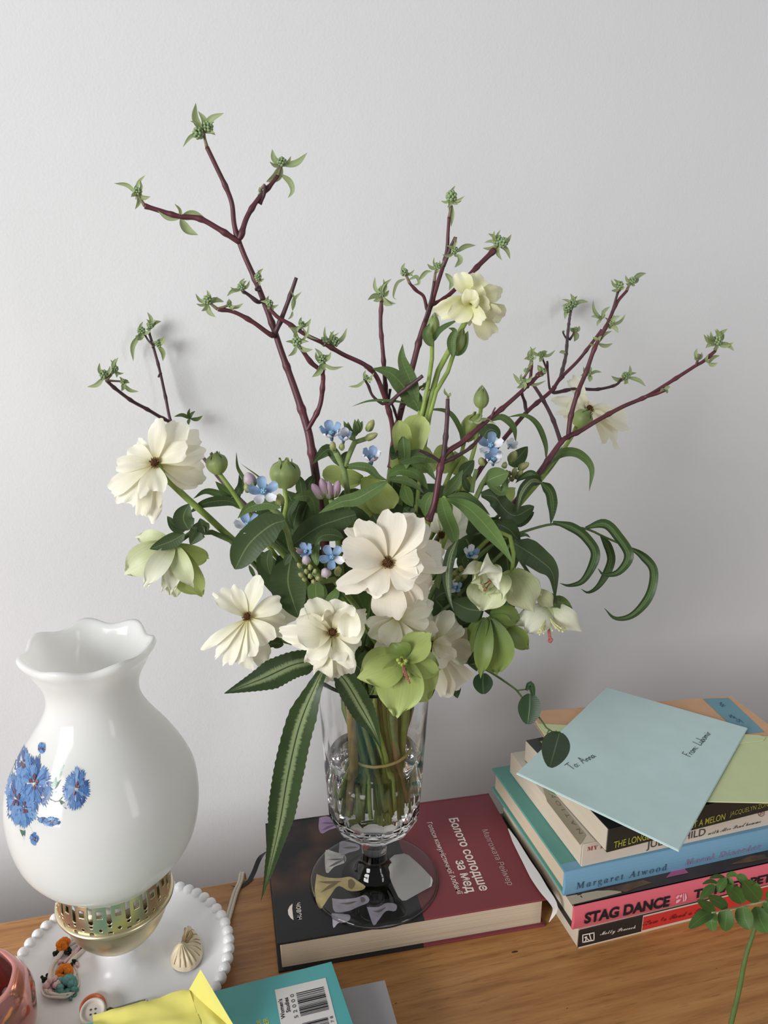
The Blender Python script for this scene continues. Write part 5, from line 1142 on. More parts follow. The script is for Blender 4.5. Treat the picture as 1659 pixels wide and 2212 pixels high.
# --- red-barked dogwood branches
DG_ = 'red-barked dogwood branches in the bouquet'
def berry_mesh(i):
    rr = random.Random(40+i); g = []
    for k in range(26):
        z = 1-2*(k+.5)/26; a = k*2.4; q = math.sqrt(1-z*z); g.append(sph_geo((.78*q*math.cos(a), .78*q*math.sin(a), .78*z), rr.uniform(.26, .34), 7, 5))
    v, f = join_geo(g); me = bpy.data.meshes.new('flower_bud'); me.from_pydata([tuple(x) for x in v], [], f); me.materials.append(BERRY); me.polygons.foreach_set('use_smooth', [True]*len(f)); return me
ENDS = {}; LOWB = plain('olive_brown_stem', rgb(112, 120, 58), .6, var=.2); STALK = plain('reddish_green_stalk', rgb(118, 104, 82), .6)
BERRIES = [berry_mesh(i) for i in range(3)]
def branch(label, main, d, r, conv=lambda x, y: (x, y), twigs=(), mat=BARK, tail=True):
    P = [dep(conv(*p), interp(d, i/(len(main)-1))) for i, p in enumerate(main)]
    t = thing('dogwood_branch', P[-1], label, 'branch', DG_)
    r = [q*.88 for q in r]
    tube('stem', P, r, mat, t, seg=150, nodes=.030, seed=len(P))
    vv = vstem(); tube('lower_stem', [P[-1], P[-1].lerp(vv[0], .55)]+vv, [interp(r, 1.0), .0024, .0021, .0021], LOWB, t, seg=24)
    ENDS[t.name] = [P[0]]
    for tw in twigs:
        L, dd, rr = tw[:3]; m = tw[3] if len(tw) > 3 else mat
        Q = [dep(conv(*p), interp(dd, i/(len(L)-1))) for i, p in enumerate(L)]
        ax_ = min(catmull(P, 120), key=lambda x: (x-Q[0]).length)
        if .0006 < (ax_-Q[0]).length < .012: Q = [ax_]+Q
        tube('twig', Q, rr, m, t, n=7, seg=max(12, 12*(len(L)-1)), nodes=.017, seed=L[0][0] % 7); ENDS[t.name].append(Q[-1])
    return t
def tip(t, px, py, d, r, leaves=(), conv=lambda x, y: (x, y), n=1, mat=YOUNGLEAF, wk=1.0, seed=None, berries=((0, 0),)):
    """opening bud: bumpy flower cluster with small leaves; leaves = tip points (crop px)"""
    k = conv(1, 0)[0]-conv(0, 0)[0]; c = dep(conv(px, py), d); s = m_per_px(c)*k
    e = min(ENDS[t.name], key=lambda x: (x-c).length)
    if .0015 < (e-c).length < (.019 if r else .008):
        tube('stalk', [e, e.lerp(c, .5)+RT*RND.uniform(-.0006, .0006), c], [.0012, .0009, .0008], STALK, t, n=7, seg=8)
    for i, (bx, by) in enumerate(berries):
        q = dep(conv(px+bx, py+by), d-.001*i)
        if r: inst('flower_cluster', BERRIES[(px+i) % 3], t, q, (r*s*.88, r*s*.88, r*s*.92), (px*.3, py*.2, i))
    ex = []
    if len(leaves) and r >= 7:
        for i in range(3):
            a = RND.uniform(0, 6.28); ln = r*RND.uniform(1.7, 2.5); ex.append((px+ln*math.cos(a), py-abs(ln*math.sin(a))*(1 if i < 2 else -.7), RND.uniform(6, 9)))
    for i, L in enumerate(list(leaves)+ex):
        if isinstance(L[0], tuple): Pq, w = L[0:-1], L[-1]
        else:
            x, y = L[0], L[1]; w = L[2] if len(L) > 2 else 26; bx, by = px, py+r*.6
            mx, my = bx+(x-bx)*.5, by+(y-by)*.5; dx, dy = x-bx, y-by; ln = math.hypot(dx, dy) or 1; bow = .16*ln*(1 if (px+i*3) % 2 else -1)
            Pq = [(bx, by), (mx-dy/ln*bow, my+dx/ln*bow), (x, y)]
        leaf(t, pts(conv, Pq), w*k*wk, [d, d+RND.uniform(-.006, .004)], mat, 'lance', fold=.4, tilt=RND.uniform(-.5, .5), nv=4)
# 1 tallest branch, left
b = branch('tallest red dogwood branch with three forks at the top, left of centre', [(447, 318), (468, 362), (487, 402), (501, 440), (507, 490), (525, 545), (558, 620), (588, 700), (608, 760), (640, 850), (664, 925), (672, 965), (684, 1040), (705, 1200)], [-.03, -.03, -.04, -.06, -.07], [.0016, .0018, .0021, .0024, .0030, .0034, .0036], twigs=[
    ([(512, 520), (470, 493), (430, 472), (385, 467), (345, 455), (313, 445)], [-.035, -.03], [.0019, .0015]), ([(520, 510), (533, 470), (556, 432), (580, 405), (600, 380)], [-.035, -.03], [.0019, .0013]), ([(560, 440), (570, 420), (572, 400)], [-.031, -.034], [.0014, .0011], BARK2),
    ([(583, 722), (545, 695), (505, 674), (470, 668)], [-.05, -.05], [.0017, .0012]), ([(557, 652), (537, 637), (524, 628)], [-.045, -.05], [.0014, .0010], BARK2), ([(553, 625), (560, 612), (560, 606)], [-.048, -.05], [.0010, .0009], BARK2),
    ([(596, 716), (608, 688), (622, 652), (634, 618), (640, 600)], [-.05, -.055], [.0017, .0012], BARK2), ([(664, 929), (690, 880), (697, 835), (696, 805), (672, 783), (650, 752)], [-.062, -.07], [.0017, .0014]), ([(697, 820), (698, 790), (696, 772)], [-.066, -.07], [.0013, .0011])])
tip(b, 440, 278, -.03, 14, [(423, 222, 17), (428, 240, 14), (484, 244, 14), (395, 318, 8), (466, 292, 7), (455, 262, 8)], berries=((8, -4), (-12, 10)))
tip(b, 608, 350, -.03, 12, [(588, 322, 13), (664, 330, 15), (575, 393, 21), ((606, 376), (626, 392), (632, 412), (622, 428), 13)])
tip(b, 297, 414, -.03, 11, [(246, 396, 10), (314, 378, 8), (325, 425, 10), (292, 452, 9), (283, 425, 9)])
tip(b, 390, 472, -.032, 0, [(340, 455, 9), (377, 440, 7), (444, 472, 18), (428, 508, 21), (412, 475, 14)]); tip(b, 562, 412, -.03, 5, [(556, 428, 9), (560, 404, 8)])
tip(b, 448, 648, -.05, 12, [(435, 672, 9), (466, 685, 13), (484, 652, 12), (470, 640, 6)]); tip(b, 495, 658, -.05, 7, [(526, 655, 8), (505, 672, 9)])
tip(b, 521, 620, -.05, 10, [(490, 640, 9), (533, 606, 7), (535, 634, 7)]); tip(b, 557, 598, -.05, 9, [(571, 602, 7), (560, 618, 6)])
tip(b, 641, 738, -.07, 13, [(625, 706, 9), (622, 770, 9), (676, 755, 11), (650, 700, 8), (668, 692, 6)]); tip(b, 695, 776, -.07, 12, [(680, 752, 10), (674, 815, 14), (705, 800, 10), (712, 766, 7), (742, 792, 9)])
tip(b, 632, 672, -.055, 0, [(652, 630, 8), (626, 625, 6), (622, 690, 6)])
# 2 branch crossing behind, leaning left
b = branch('red dogwood branch leaning left that crosses the tallest branch', [(583, 668), (600, 685), (622, 698), (662, 724), (700, 742), (742, 766), (788, 788), (812, 812), (828, 850), (838, 880), (848, 925), (852, 1000)], [-.055, -.06, -.05], [.0014, .0016, .0018, .0020, .0022], twigs=[
    ([(836, 878), (832, 830), (827, 760), (822, 700), (824, 650)], [-.052, -.05], [.0016, .0013]), ([(826, 872), (805, 855), (795, 832), (786, 818)], [-.055, -.06], [.0011, .0008], BARK2), ([(842, 872), (858, 855), (880, 838), (913, 812)], [-.055, -.07], [.0014, .0013], BARK2), ([(845, 900), (840, 870), (843, 840)], [-.052, -.05], [.0010, .0009], BARK2), ([(790, 790), (788, 785), (786, 786)], [-.056, -.057], [.001, .0008], BARK2)])
tip(b, 582, 655, -.055, 9, [(578, 640, 9), (602, 658, 6), (590, 672, 8)]); tip(b, 652, 700, -.058, 8, [(622, 706, 8), (672, 688, 8), (648, 690, 6), (690, 735, 6)]); tip(b, 716, 738, -.056, 12, [(702, 704, 7), (750, 708, 10), (733, 718, 6), (735, 762, 8), (700, 720, 6)], berries=((8, 0), (-14, 0)))
tip(b, 824, 635, -.05, 8, [(810, 598, 7), (828, 602, 8), (846, 602, 8), (794, 648, 10), (836, 610, 6), (848, 660, 10), (806, 650, 9), (856, 656, 8)], wk=1.2); tip(b, 790, 815, -.06, 7, [(752, 835, 7), (808, 805, 5), (800, 828, 6)]); tip(b, 786, 790, -.057, 0, [(780, 782, 5), (796, 796, 5)])
# 3 centre branch
b = branch('red dogwood branch rising behind the lemon ranunculus, centre', [(970, 470), (968, 500), (964, 550), (946, 610), (928, 668), (910, 720), (893, 785), (876, 850), (862, 905), (850, 960), (845, 1010)], [-.035, -.04, -.05], [.0013, .0018, .0024, .0026, .0028], twigs=[
    ([(922, 665), (915, 640), (900, 628), (885, 612)], [-.042, -.045], [.0013, .0010]), ([(932, 658), (960, 645), (1000, 608), (1035, 572), (1068, 540)], [-.042, -.03], [.0016, .0015, .0020]), ([(958, 575), (966, 555), (976, 530), (984, 512)], [-.038, -.042], [.0014, .0012], BARK2), ([(918, 690), (930, 650), (938, 608)], [-.045, -.046], [.0010, .0009], BARK2), ([(868, 880), (888, 860), (906, 838)], [-.048, -.05], [.0011, .0009], BARK2), ([(858, 905), (850, 880), (842, 865)], [-.048, -.05], [.001, .0008], BARK2)])
tip(b, 975, 424, -.035, 14, [((970, 432), (976, 465), (974, 490), 12), (952, 434, 6), (990, 442, 5), (966, 448, 7)]); tip(b, 1076, 520, -.03, 13, [(1068, 498, 8), (1105, 506, 10), (1042, 536, 9), (1084, 562, 10), (1102, 560, 10), (1046, 524, 7)], berries=((0, 0), (10, 4)))
tip(b, 873, 588, -.045, 10, [((876, 602), (858, 612), (850, 640), (858, 648), 7), ((884, 604), (900, 598), (905, 612), (892, 616), 8), ((905, 605), (920, 588), (934, 586), 10)]); tip(b, 944, 575, -.046, 9, [(938, 555, 5), (950, 562, 6)]); tip(b, 982, 540, -.042, 9, [((985, 545), (1005, 532), (1028, 530), 11), ((988, 548), (994, 562), (982, 578), 12), (955, 550, 8)]); tip(b, 968, 598, -.042, 0, [((962, 590), (976, 608), (970, 628), 12)]); tip(b, 918, 832, -.05, 6, [(930, 822, 7), (945, 842, 5), (908, 842, 6)])
# 4 front branch
b = branch('front red dogwood branch forking above the largest ranunculus', [(1162, 812), (1140, 832), (1124, 848), (1090, 878), (1059, 903), (1025, 932), (999, 955), (975, 970), (960, 984), (952, 1006), (945, 1050), (938, 1090), (925, 1125)], [-.08, -.09, -.1], [.0015, .0018, .0021, .0024, .0026], twigs=[
    ([(958, 985), (963, 940), (966, 900), (967, 862)], [-.094, -.09], [.0018, .0013], BARK2), ([(951, 998), (935, 986), (918, 978), (904, 972)], [-.095, -.1], [.0012, .0009], BARK2), ([(956, 1000), (985, 986), (1015, 968), (1040, 942)], [-.095, -.085], [.0015, .0011], BARK2), ([(1140, 835), (1146, 815), (1148, 790)], [-.08, -.082], [.0013, .001]), ([(1160, 812), (1170, 806)], [-.08, -.08], [.0016, .0018]), ([(1126, 848), (1134, 870), (1138, 892)], [-.08, -.07], [.0011, .001], BARK2), ([(1062, 900), (1066, 888), (1070, 880)], [-.088, -.088], [.0008, .0005])])
tip(b, 1147, 772, -.082, 7, [(1132, 776, 8), (1158, 750, 9), (1146, 756, 8), (1140, 792, 8), (1160, 768, 6)]); tip(b, 1174, 802, -.08, 8, [(1165, 812, 7)]); tip(b, 1130, 820, -.082, 7, [((1125, 832), (1118, 820), (1108, 806), 9), (1150, 812, 9), (1116, 838, 10), (1180, 822, 7), (1132, 842, 9)]); tip(b, 1136, 800, -.082, 6, []); tip(b, 968, 855, -.09, 0, [(960, 838, 6), (974, 848, 7), (966, 858, 7)]); tip(b, 1022, 912, -.088, 0, [(1010, 908, 7), (1040, 890, 7), (1072, 916, 8), (1050, 920, 7), (1020, 905, 8), (1044, 905, 6)])
# 5 lowest right branch, the longest
b = branch('longest red dogwood branch reaching to the far right edge', [(1545, 758), (1520, 780), (1501, 791), (1454, 821), (1399, 855), (1344, 879), (1289, 909), (1255, 930), (1226, 944), (1210, 958), (1160, 1028), (1110, 1090), (1040, 1190)], [-.06, -.055, -.06, -.07], [.0014, .0016, .0018, .0020, .0024, .0027, .0028], twigs=[
    ([(1228, 942), (1233, 900), (1248, 848), (1267, 802), (1285, 751), (1312, 700), (1332, 655), (1354, 628)], [-.058, -.05], [.0019, .0016, .0011]), ([(1318, 690), (1328, 655), (1335, 630)], [-.052, -.05], [.0010, .0009], BARK2), ([(1211, 953), (1194, 905), (1172, 862), (1150, 828)], [-.06, -.055], [.0016, .0012], BARK2), ([(1252, 835), (1258, 825), (1260, 818)], [-.056, -.056], [.001, .0006]), ([(1396, 857), (1420, 850), (1436, 842)], [-.057, -.062], [.0012, .0012]), ([(1504, 788), (1508, 775), (1510, 765)], [-.058, -.06], [.001, .0008])])
tip(b, 1550, 735, -.06, 12, [(1520, 722, 10), (1548, 710, 10), (1572, 710, 11), (1585, 740, 10), (1586, 758, 11), (1524, 752, 12), (1535, 715, 9), (1560, 712, 9), (1540, 755, 9)]); tip(b, 1530, 785, -.06, 0, [(1555, 768, 9), (1550, 784, 10), (1530, 765, 8)]); tip(b, 1508, 778, -.06, 0, [(1506, 752, 8), (1516, 760, 7), (1502, 768, 7)])
tip(b, 1340, 618, -.05, 0, []); tip(b, 1338, 616, -.05, 10, [(1320, 628, 8), (1350, 620, 7)]); tip(b, 1366, 606, -.05, 9, [(1396, 590, 11), (1372, 618, 6)]); tip(b, 1300, 690, -.052, 0, [(1281, 648, 9), (1276, 684, 8), (1318, 662, 8), (1300, 670, 8), (1294, 680, 9), (1290, 705, 7)]); tip(b, 1318, 698, -.052, 8, [(1340, 682, 10), (1352, 678, 8), (1336, 720, 10), (1326, 680, 9)]); tip(b, 1292, 742, -.053, 0, [(1322, 715, 9), (1324, 742, 9), (1272, 742, 7), (1280, 728, 8), (1300, 725, 8)])
tip(b, 1436, 842, -.062, 0, [(1448, 836, 8), (1426, 846, 7), (1442, 850, 7)])
# 6 diagonal one behind, near the wall
b = branch('red dogwood branch slanting right behind the others, with a side twig almost touching the wall', [(1300, 712), (1274, 747), (1248, 780), (1211, 817), (1189, 846), (1138, 890), (1083, 955), (1040, 1010), (990, 1090)], [.0, .005, -.01, -.04], [.0014, .0018, .0022, .0026], twigs=[
    ([(1211, 815), (1222, 769), (1226, 725), (1230, 690), (1233, 672)], [.006, .151], [.0016, .0012], BARK2), ([(1197, 848), (1241, 840), (1289, 841), (1329, 832), (1342, 820)], [.004, .025], [.0016, .0011], BARK2), ([(1188, 841), (1184, 810), (1182, 780)], [.004, .0], [.0010, .0008], BARK2), ([(1136, 888), (1132, 868), (1129, 850)], [.0, -.005], [.0009, .0008], BARK2), ([(1230, 735), (1238, 722), (1240, 712)], [.075, .075], [.0009, .0008], BARK2), ([(1222, 730), (1217, 720), (1216, 716)], [.075, .075], [.0008, .0008], BARK2), ([(1182, 800), (1176, 785), (1172, 775)], [.0, -.002], [.0009, .0008], BARK2)])
tip(b, 1237, 656, .152, 11, [(1232, 634, 9), (1271, 652, 9), (1220, 690, 11), (1222, 672, 9)], berries=((0, 0), (-11, 10))); tip(b, 1243, 712, .075, 7, [(1252, 704, 9), (1240, 738, 12)]); tip(b, 1217, 716, .075, 3, []); tip(b, 1213, 762, .02, 0, [((1222, 762), (1214, 760), (1208, 762), 8)]); tip(b, 1352, 812, .026, 10, [(1320, 812, 10), ((1356, 815), (1380, 822), (1395, 835), 10), (1348, 830, 9)]); tip(b, 1168, 765, -.002, 7, [(1145, 748, 7), (1200, 756, 7), (1165, 782, 9)]); tip(b, 1272, 806, .0, 8, [(1300, 804, 7), (1254, 812, 10), (1273, 825, 11)])
# 7 two thin ones far left near the wall
b = branch('thin dogwood branch at the far left with twin twigs casting shadows on the wall', [(322, 718), (330, 745), (345, 800), (358, 860), (370, 912), (395, 945), (415, 965), (440, 990), (480, 1040), (560, 1120), (640, 1200)], [.154, .15, .10, -.05], [.0013, .0015, .0017, .0020, .0023], twigs=[
    ([(371, 914), (345, 900), (318, 884), (285, 866), (250, 840), (230, 822)], [.13, .10], [.0016, .0014], BARK2), ([(330, 745), (320, 735), (314, 725)], [.15, .152], [.001, .0008], BARK2), ([(330, 750), (338, 740), (342, 735)], [.15, .15], [.001, .0008], BARK2), ([(342, 815), (345, 808), (350, 806)], [.136, .136], [.0009, .0007], BARK2)], mat=BARK2)
tip(b, 325, 702, .154, 9, [(318, 674, 9), (349, 694, 9), (335, 690, 6)]); tip(b, 305, 714, .152, 10, [(288, 780, 11), (296, 735, 12), (312, 730, 9)]); tip(b, 341, 742, .15, 8, [(354, 726, 10), (352, 780, 11), (346, 748, 8)]); tip(b, 224, 808, .10, 11, [(188, 836, 10), (238, 790, 8), (236, 800, 7)]); tip(b, 248, 796, .102, 9, [(256, 772, 8), (268, 806, 6), (252, 816, 7)]); tip(b, 265, 824, .106, 7, [(300, 846, 9), (262, 845, 9), (274, 830, 7)])
tip(b, 411, 905, .15, 0, [(376, 900, 9), (410, 882, 8), (438, 898, 9), (422, 888, 7), (408, 918, 7)], mat=MIDLEAF)

# --- striped fern
FG = 'striped fern fronds in the bouquet'
fern = thing('fern_frond', dep((700, 1440), -.125), 'striped fern frond with three long leaflets hanging over the front of the vase', 'fern', FG)
stem(fern, [dep((700, 1440), -.118)], .0012, DSTEM)
leaf(fern, pts(c7, [(700, 590), (560, 610), (380, 690), (168, 772)]), [130*.3858, 165*.3858, 130*.3858], [-.118, -.135], FERN, 'blade', 'leaflet', serrate=.035, fold=.25, nu=40, wave=.06)
leaf(fern, pts(cv, [(590, 70), (520, 200), (390, 520), (300, 900), (230, 1300), (150, 1650), (85, 1900)]), [160*.2773, 215*.2773, 235*.2773, 230*.2773, 205*.2773, 175*.2773, 80*.2773], [-.122, -.14, -.125, -.095, -.075], FERN, 'blade', 'leaflet', serrate=.03, fold=.25, nu=70, wave=.06)
leaf(fern, pts(cv, [(640, 90), (740, 180), (860, 380), (960, 560), (1025, 715)]), [170*.2773, 195*.2773, 180*.2773, 110*.2773], [-.125, -.128], FERN, 'blade', 'leaflet', serrate=.03, fold=.25, nu=40, wave=.06)
fr = thing('fern_frond', dep(c8(700, 150), -.075), 'arching fern frond with curled leaflets reaching out at the right', 'fern', FG)
tube('stem', [dep(c8(*p), q) for p, q in (((1450, 270), -.07), ((1380, 235), -.07), ((1240, 175), -.07), ((1130, 125), -.072), ((1000, 108), -.074), ((900, 95), -.075), ((700, 152), -.08), ((540, 220), -.085), ((440, 300), -.085), ((300, 480), -.08))]+vstem(), [.0008, .0010, .0012, .0013, .0014], DSTEM, fr, seg=60)
for P, w, q in (([(915, 80), (1040, 120), (1125, 185), (1180, 290), (1110, 440), (1020, 478), (958, 465)], 62, [-.075, -.09]), ([(1215, 165), (1265, 250), (1275, 340), (1210, 470), (1140, 522), (1090, 500)], 54, [-.07, -.06]), ([(1120, 118), (1240, 95), (1320, 170), (1390, 290), (1330, 390), (1240, 410), (1197, 372)], 64, [-.072, -.09]), ([(1390, 240), (1470, 290), (1545, 385), (1520, 540), (1420, 660), (1310, 685), (1238, 622)], 56, [-.07, -.085])):
    leaf(fr, pts(c8, P), w*.3436, q, FERNDARK, 'blade', 'leaflet', nu=36, fold=.5, tilt=.35)
for P, w, q, m in (([(1085, 775), (1000, 760), (910, 870), (868, 1065)], 95, [-.076, -.1], FERN), ([(1085, 775), (1160, 860), (1180, 1000), (1165, 1135)], 92, [-.075, -.075], FERNDARK)):
    leaf(fr, pts(c6, P), w*.2486, q, m, 'blade', 'leaflet', nu=30, fold=.3, tilt=.15)
leaf(fr, pts(c8, [(690, 175), (740, 160), (775, 180)]), 22*.3436, -.08, MIDLEAF, 'lance', 'leaflet'); leaf(fr, pts(c6, [(1075, 790), (1000, 700), (900, 740), (860, 780)]), 70*.2486, -.074, FERNDARK, 'lance', 'leaflet')
f3 = thing('fern_frond', dep(c6(330, 1290), -.12), 'pale striped fern leaflet hanging just right of the largest ranunculus', 'fern', FG)
leaf(f3, pts(c6, [(345, 1285), (290, 1420), (265, 1600), (285, 1780), (322, 1895)]), [90*.2486, 95*.2486, 80*.2486, 60*.2486], [-.125, -.14], FERN, 'blade', 'leaflet', nu=30, fold=.4)
leaf(f3, pts(c6, [(215, 905), (250, 1050), (310, 1200), (335, 1310)]), 130*.2486, -.122, BRIGHTLEAF, 'oblong', 'leaflet', fold=.25); leaf(f3, pts(c6, [(250, 910), (440, 990), (620, 1170), (760, 1350), (838, 1490)]), [110*.2486, 145*.2486, 160*.2486, 145*.2486, 110*.2486], [-.115, -.13], BRIGHTLEAF, 'lance', 'leaflet', nu=30, fold=.2)
leaf(f3, pts(c6, [(260, 895), (400, 890), (520, 950), (640, 1060)]), 70*.2486, -.112, MIDLEAF, 'lance', 'leaflet'); leaf(f3, pts(c6, [(350, 1290), (450, 1240), (600, 1200)]), 30*.2486, -.11, DARKLEAF, 'lance', 'leaflet')
stem(f3, [dep(c6(235, 900), -.112), dep(c6(300, 1100), -.1)], .0013, GSTEM)

# --- loose foliage stems
LG = 'leafy stems filling the bouquet'
def foliage(label, top, d, L, r=.0015, smat=None):
    t = thing('foliage_stem', dep(top, d), label, 'foliage', LG); stem(t, [dep(top, d)], r, smat or DSTEM)
    for q in L:
        P, w, dd, m = q[:4]; k = q[4] if len(q) > 4 else {}; leaf(t, P, w, dd, m, k.pop('prof', 'lance'), **k)
    return t
foliage('slim curved green leaves arching among the red branches at the right', c6(1080, 720), -.05, [
    (pts(c6, [(1125, 575), (1120, 440), (1050, 270), (940, 190), (785, 205)]), 50*.2486, [-.05, -.04], MIDLEAF), (pts(c6, [(640, 240), (740, 205), (840, 290), (862, 425)]), 62*.2486, -.045, MIDLEAF), (pts(c6, [(1080, 720), (1160, 580), (1290, 510), (1420, 530), (1520, 650), (1500, 850)]), 80*.2486, [-.05, -.06], MIDLEAF, {'prof': 'lance'}),
    (pts(c6, [(1080, 740), (1220, 540), (1320, 420)]), 60*.2486, -.04, MIDLEAF), (pts(c6, [(390, 470), (385, 330), (290, 170), (140, 140), (95, 190)]), 46*.2486, [-.055, -.06], MIDLEAF)])
foliage('broad dark leaf with a bent tip at the right, above the white bell hellebore', c6(830, 1300), -.09, [
    (pts(c6, [(825, 1290), (930, 1350), (1060, 1440), (1180, 1560), (1205, 1790)]), [150*.2486, 230*.2486, 190*.2486, 120*.2486, 100*.2486], [-.09, -.105], DARKLEAF, {'prof': 'blade', 'tilt': .2, 'nu': 26}), (pts(c6, [(700, 1130), (800, 1180), (900, 1290)]), 150*.2486, -.084, DARKLEAF, {'prof': 'ovate'}),
    (pts(c6, [(660, 1100), (720, 1200), (800, 1290)]), 120*.2486, -.08, MIDLEAF, {'prof': 'ovate'})])
foliage('dark round leaves low on the right, below the cupped hellebore', c6(300, 1830), -.09, [
    (pts(c6, [(570, 1890), (440, 1870), (300, 1800)]), 230*.2486, -.1, DARKLEAF, {'prof': 'ovate'}), (pts(c6, [(340, 1760), (240, 1730), (150, 1790)]), 170*.2486, -.092, DARKLEAF, {'prof': 'ovate'}), (pts(c8, [(430, 740), (380, 735), (345, 735)]), 46*.3436, -.09, VINELEAF, {'prof': 'ovate'}), (pts(c8, [(690, 560), (640, 580), (600, 650)]), 100*.3436, -.085, DARKLEAF, {'prof': 'ovate'}),
    (pts(c8, [(440, 860), (415, 920), (385, 975)]), 90*.3436, -.09, DARKLEAF, {'prof': 'ovate'}), (pts(c8, [(170, 560), (230, 640), (260, 760)]), 150*.3436, -.085, DARKLEAF, {'prof': 'ovate'})])
foliage('dark green leaves filling the middle behind the largest ranunculus', (830, 1180), -.075, [
    (pts(c5, [(980, 620), (1100, 560), (1250, 600), (1350, 740)]), 130*.2411, -.085, BRIGHTLEAF, {'tilt': .5}), (pts(c5, [(1140, 560), (1180, 480), (1330, 540), (1420, 660)]), 100*.2411, -.084, BRIGHTLEAF, {'tilt': .5}), (pts(c5, [(1080, 440), (1070, 380), (1020, 470)]), 130*.2411, -.082, DARKLEAF, {'prof': 'ovate'}), (pts(c5, [(1130, 700), (1160, 800), (1210, 890)]), 120*.2411, -.086, BRIGHTLEAF, {'prof': 'ovate'}),
    (pts(c5, [(1390, 760), (1330, 860), (1320, 980)]), 110*.2411, -.092, BRIGHTLEAF, {'prof': 'ovate'}), (pts(c5, [(850, 960), (890, 1030), (900, 1110)]), 130*.2411, -.09, DARKLEAF, {'prof': 'ovate'}), (pts(c5, [(1480, 790), (1580, 680), (1659, 560)]), 100*.2411, -.09, MIDLEAF), (pts(c5, [(1250, 820), (1300, 880), (1330, 830)]), 60*.2411, -.09, BRIGHTLEAF, {'prof': 'ovate'}), (pts(c5, [(1130, 900), (1180, 940), (1230, 900)]), 90*.2411, -.086, DARKLEAF, {'prof': 'ovate'}),
    ([(860, 1000), (905, 985), (950, 1000)], 30, -.084, MIDLEAF), ([(800, 1090), (860, 1120), (920, 1120)], 60, -.07, DARKLEAF), ([(880, 1060), (960, 1090), (1020, 1140)], 70, -.065, DARKLEAF), ([(960, 1100), (1010, 1170), (1040, 1260)], 80, -.07, DARKLEAF)])
foliage('narrow green leaves behind the left hand buds, spreading left', c4(1060, 700), -.07, [
    (pts(c4, [(1060, 730), (960, 650), (820, 600), (720, 655)]), 60*.3014, -.07, MIDLEAF, {'tilt': .3}), (pts(c4, [(1060, 710), (960, 670), (800, 690), (690, 760)]), 80*.3014, -.074, DARKLEAF, {'tilt': .3}), (pts(c4, [(1010, 640), (940, 590), (880, 530)]), 60*.3014, -.07, MIDLEAF), (pts(c4, [(1060, 720), (1030, 640), (1060, 560), (1050, 480)]), 60*.3014, -.068, DARKLEAF), (pts(c4, [(1480, 640), (1400, 760), (1440, 880)]), 70*.3014, -.075, DARKLEAF),
    (pts(c4, [(1420, 930), (1480, 700), (1590, 480)]), 110*.3014, -.07, DARKLEAF, {'prof': 'oblong'}), (pts(c4, [(1440, 650), (1560, 640), (1600, 760), (1610, 820)]), 90*.3014, -.09, MIDLEAF), (pts(c4, [(1500, 640), (1490, 540), (1470, 480)]), 80*.3014, -.07, DARKLEAF), (pts(c4, [(1300, 780), (1250, 560), (1060, 400)]), 16*.3014, -.072, MIDLEAF), (pts(c4, [(1070, 620), (1085, 520), (1040, 430), (1030, 320)]), 26*.3014, -.07, MIDLEAF, {'prof': 'blade'})])
foliage('green leaves tucked between the lower left ranunculus blossoms', (650, 1280), -.09, [
    (pts(c7, [(640, 160), (690, 190), (740, 260)]), 90*.3858, -.1, MIDLEAF, {'prof': 'ovate'}), ([(600, 1200), (640, 1260), (660, 1330)], 70, -.085, DARKLEAF), ([(700, 1240), (740, 1270), (770, 1260)], 50, -.09, DARKLEAF), ([(560, 1190), (590, 1250), (610, 1300)], 50, -.08, DARKLEAF), (pts(c7, [(740, 280), (790, 210), (795, 170)]), 60*.3858, -.11, PALE and BRIGHTLEAF, {'prof': 'ovate'}),
    (pts(c7, [(500, 500), (440, 490), (405, 520)]), 60*.3858, -.1, DARKLEAF), (pts(c7, [(920, 610), (960, 570), (1000, 540)]), 70*.3858, -.11, DARKLEAF), ([(620, 1060), (650, 1130), (680, 1230)], 80, -.07, DARKLEAF), ([(700, 1120), (760, 1140), (800, 1200)], 90, -.08, DARKLEAF), ([(820, 1380), (850, 1430), (870, 1480)], 60, -.08, DARKLEAF), ([(700, 1400), (760, 1430), (800, 1470)], 60, -.085, DARKLEAF), ([(940, 1330), (960, 1400), (940, 1470)], 60, -.07, DARKLEAF)])
foliage('dark leaf hanging below the right side-view ranunculus beside the glass rim', c8(250, 1060), -.08, [(pts(c8, [(235, 1040), (290, 1100), (315, 1188)]), 95*.3436, -.085, VINELEAF, {'prof': 'ovate'}), ([(985, 1360), (1015, 1400), (1030, 1450)], 60, -.08, DARKLEAF), ([(1000, 1200), (1030, 1260), (1060, 1330)], 60, -.075, DARKLEAF), ([(1060, 1130), (1090, 1180), (1100, 1250)], 70, -.07, DARKLEAF)])

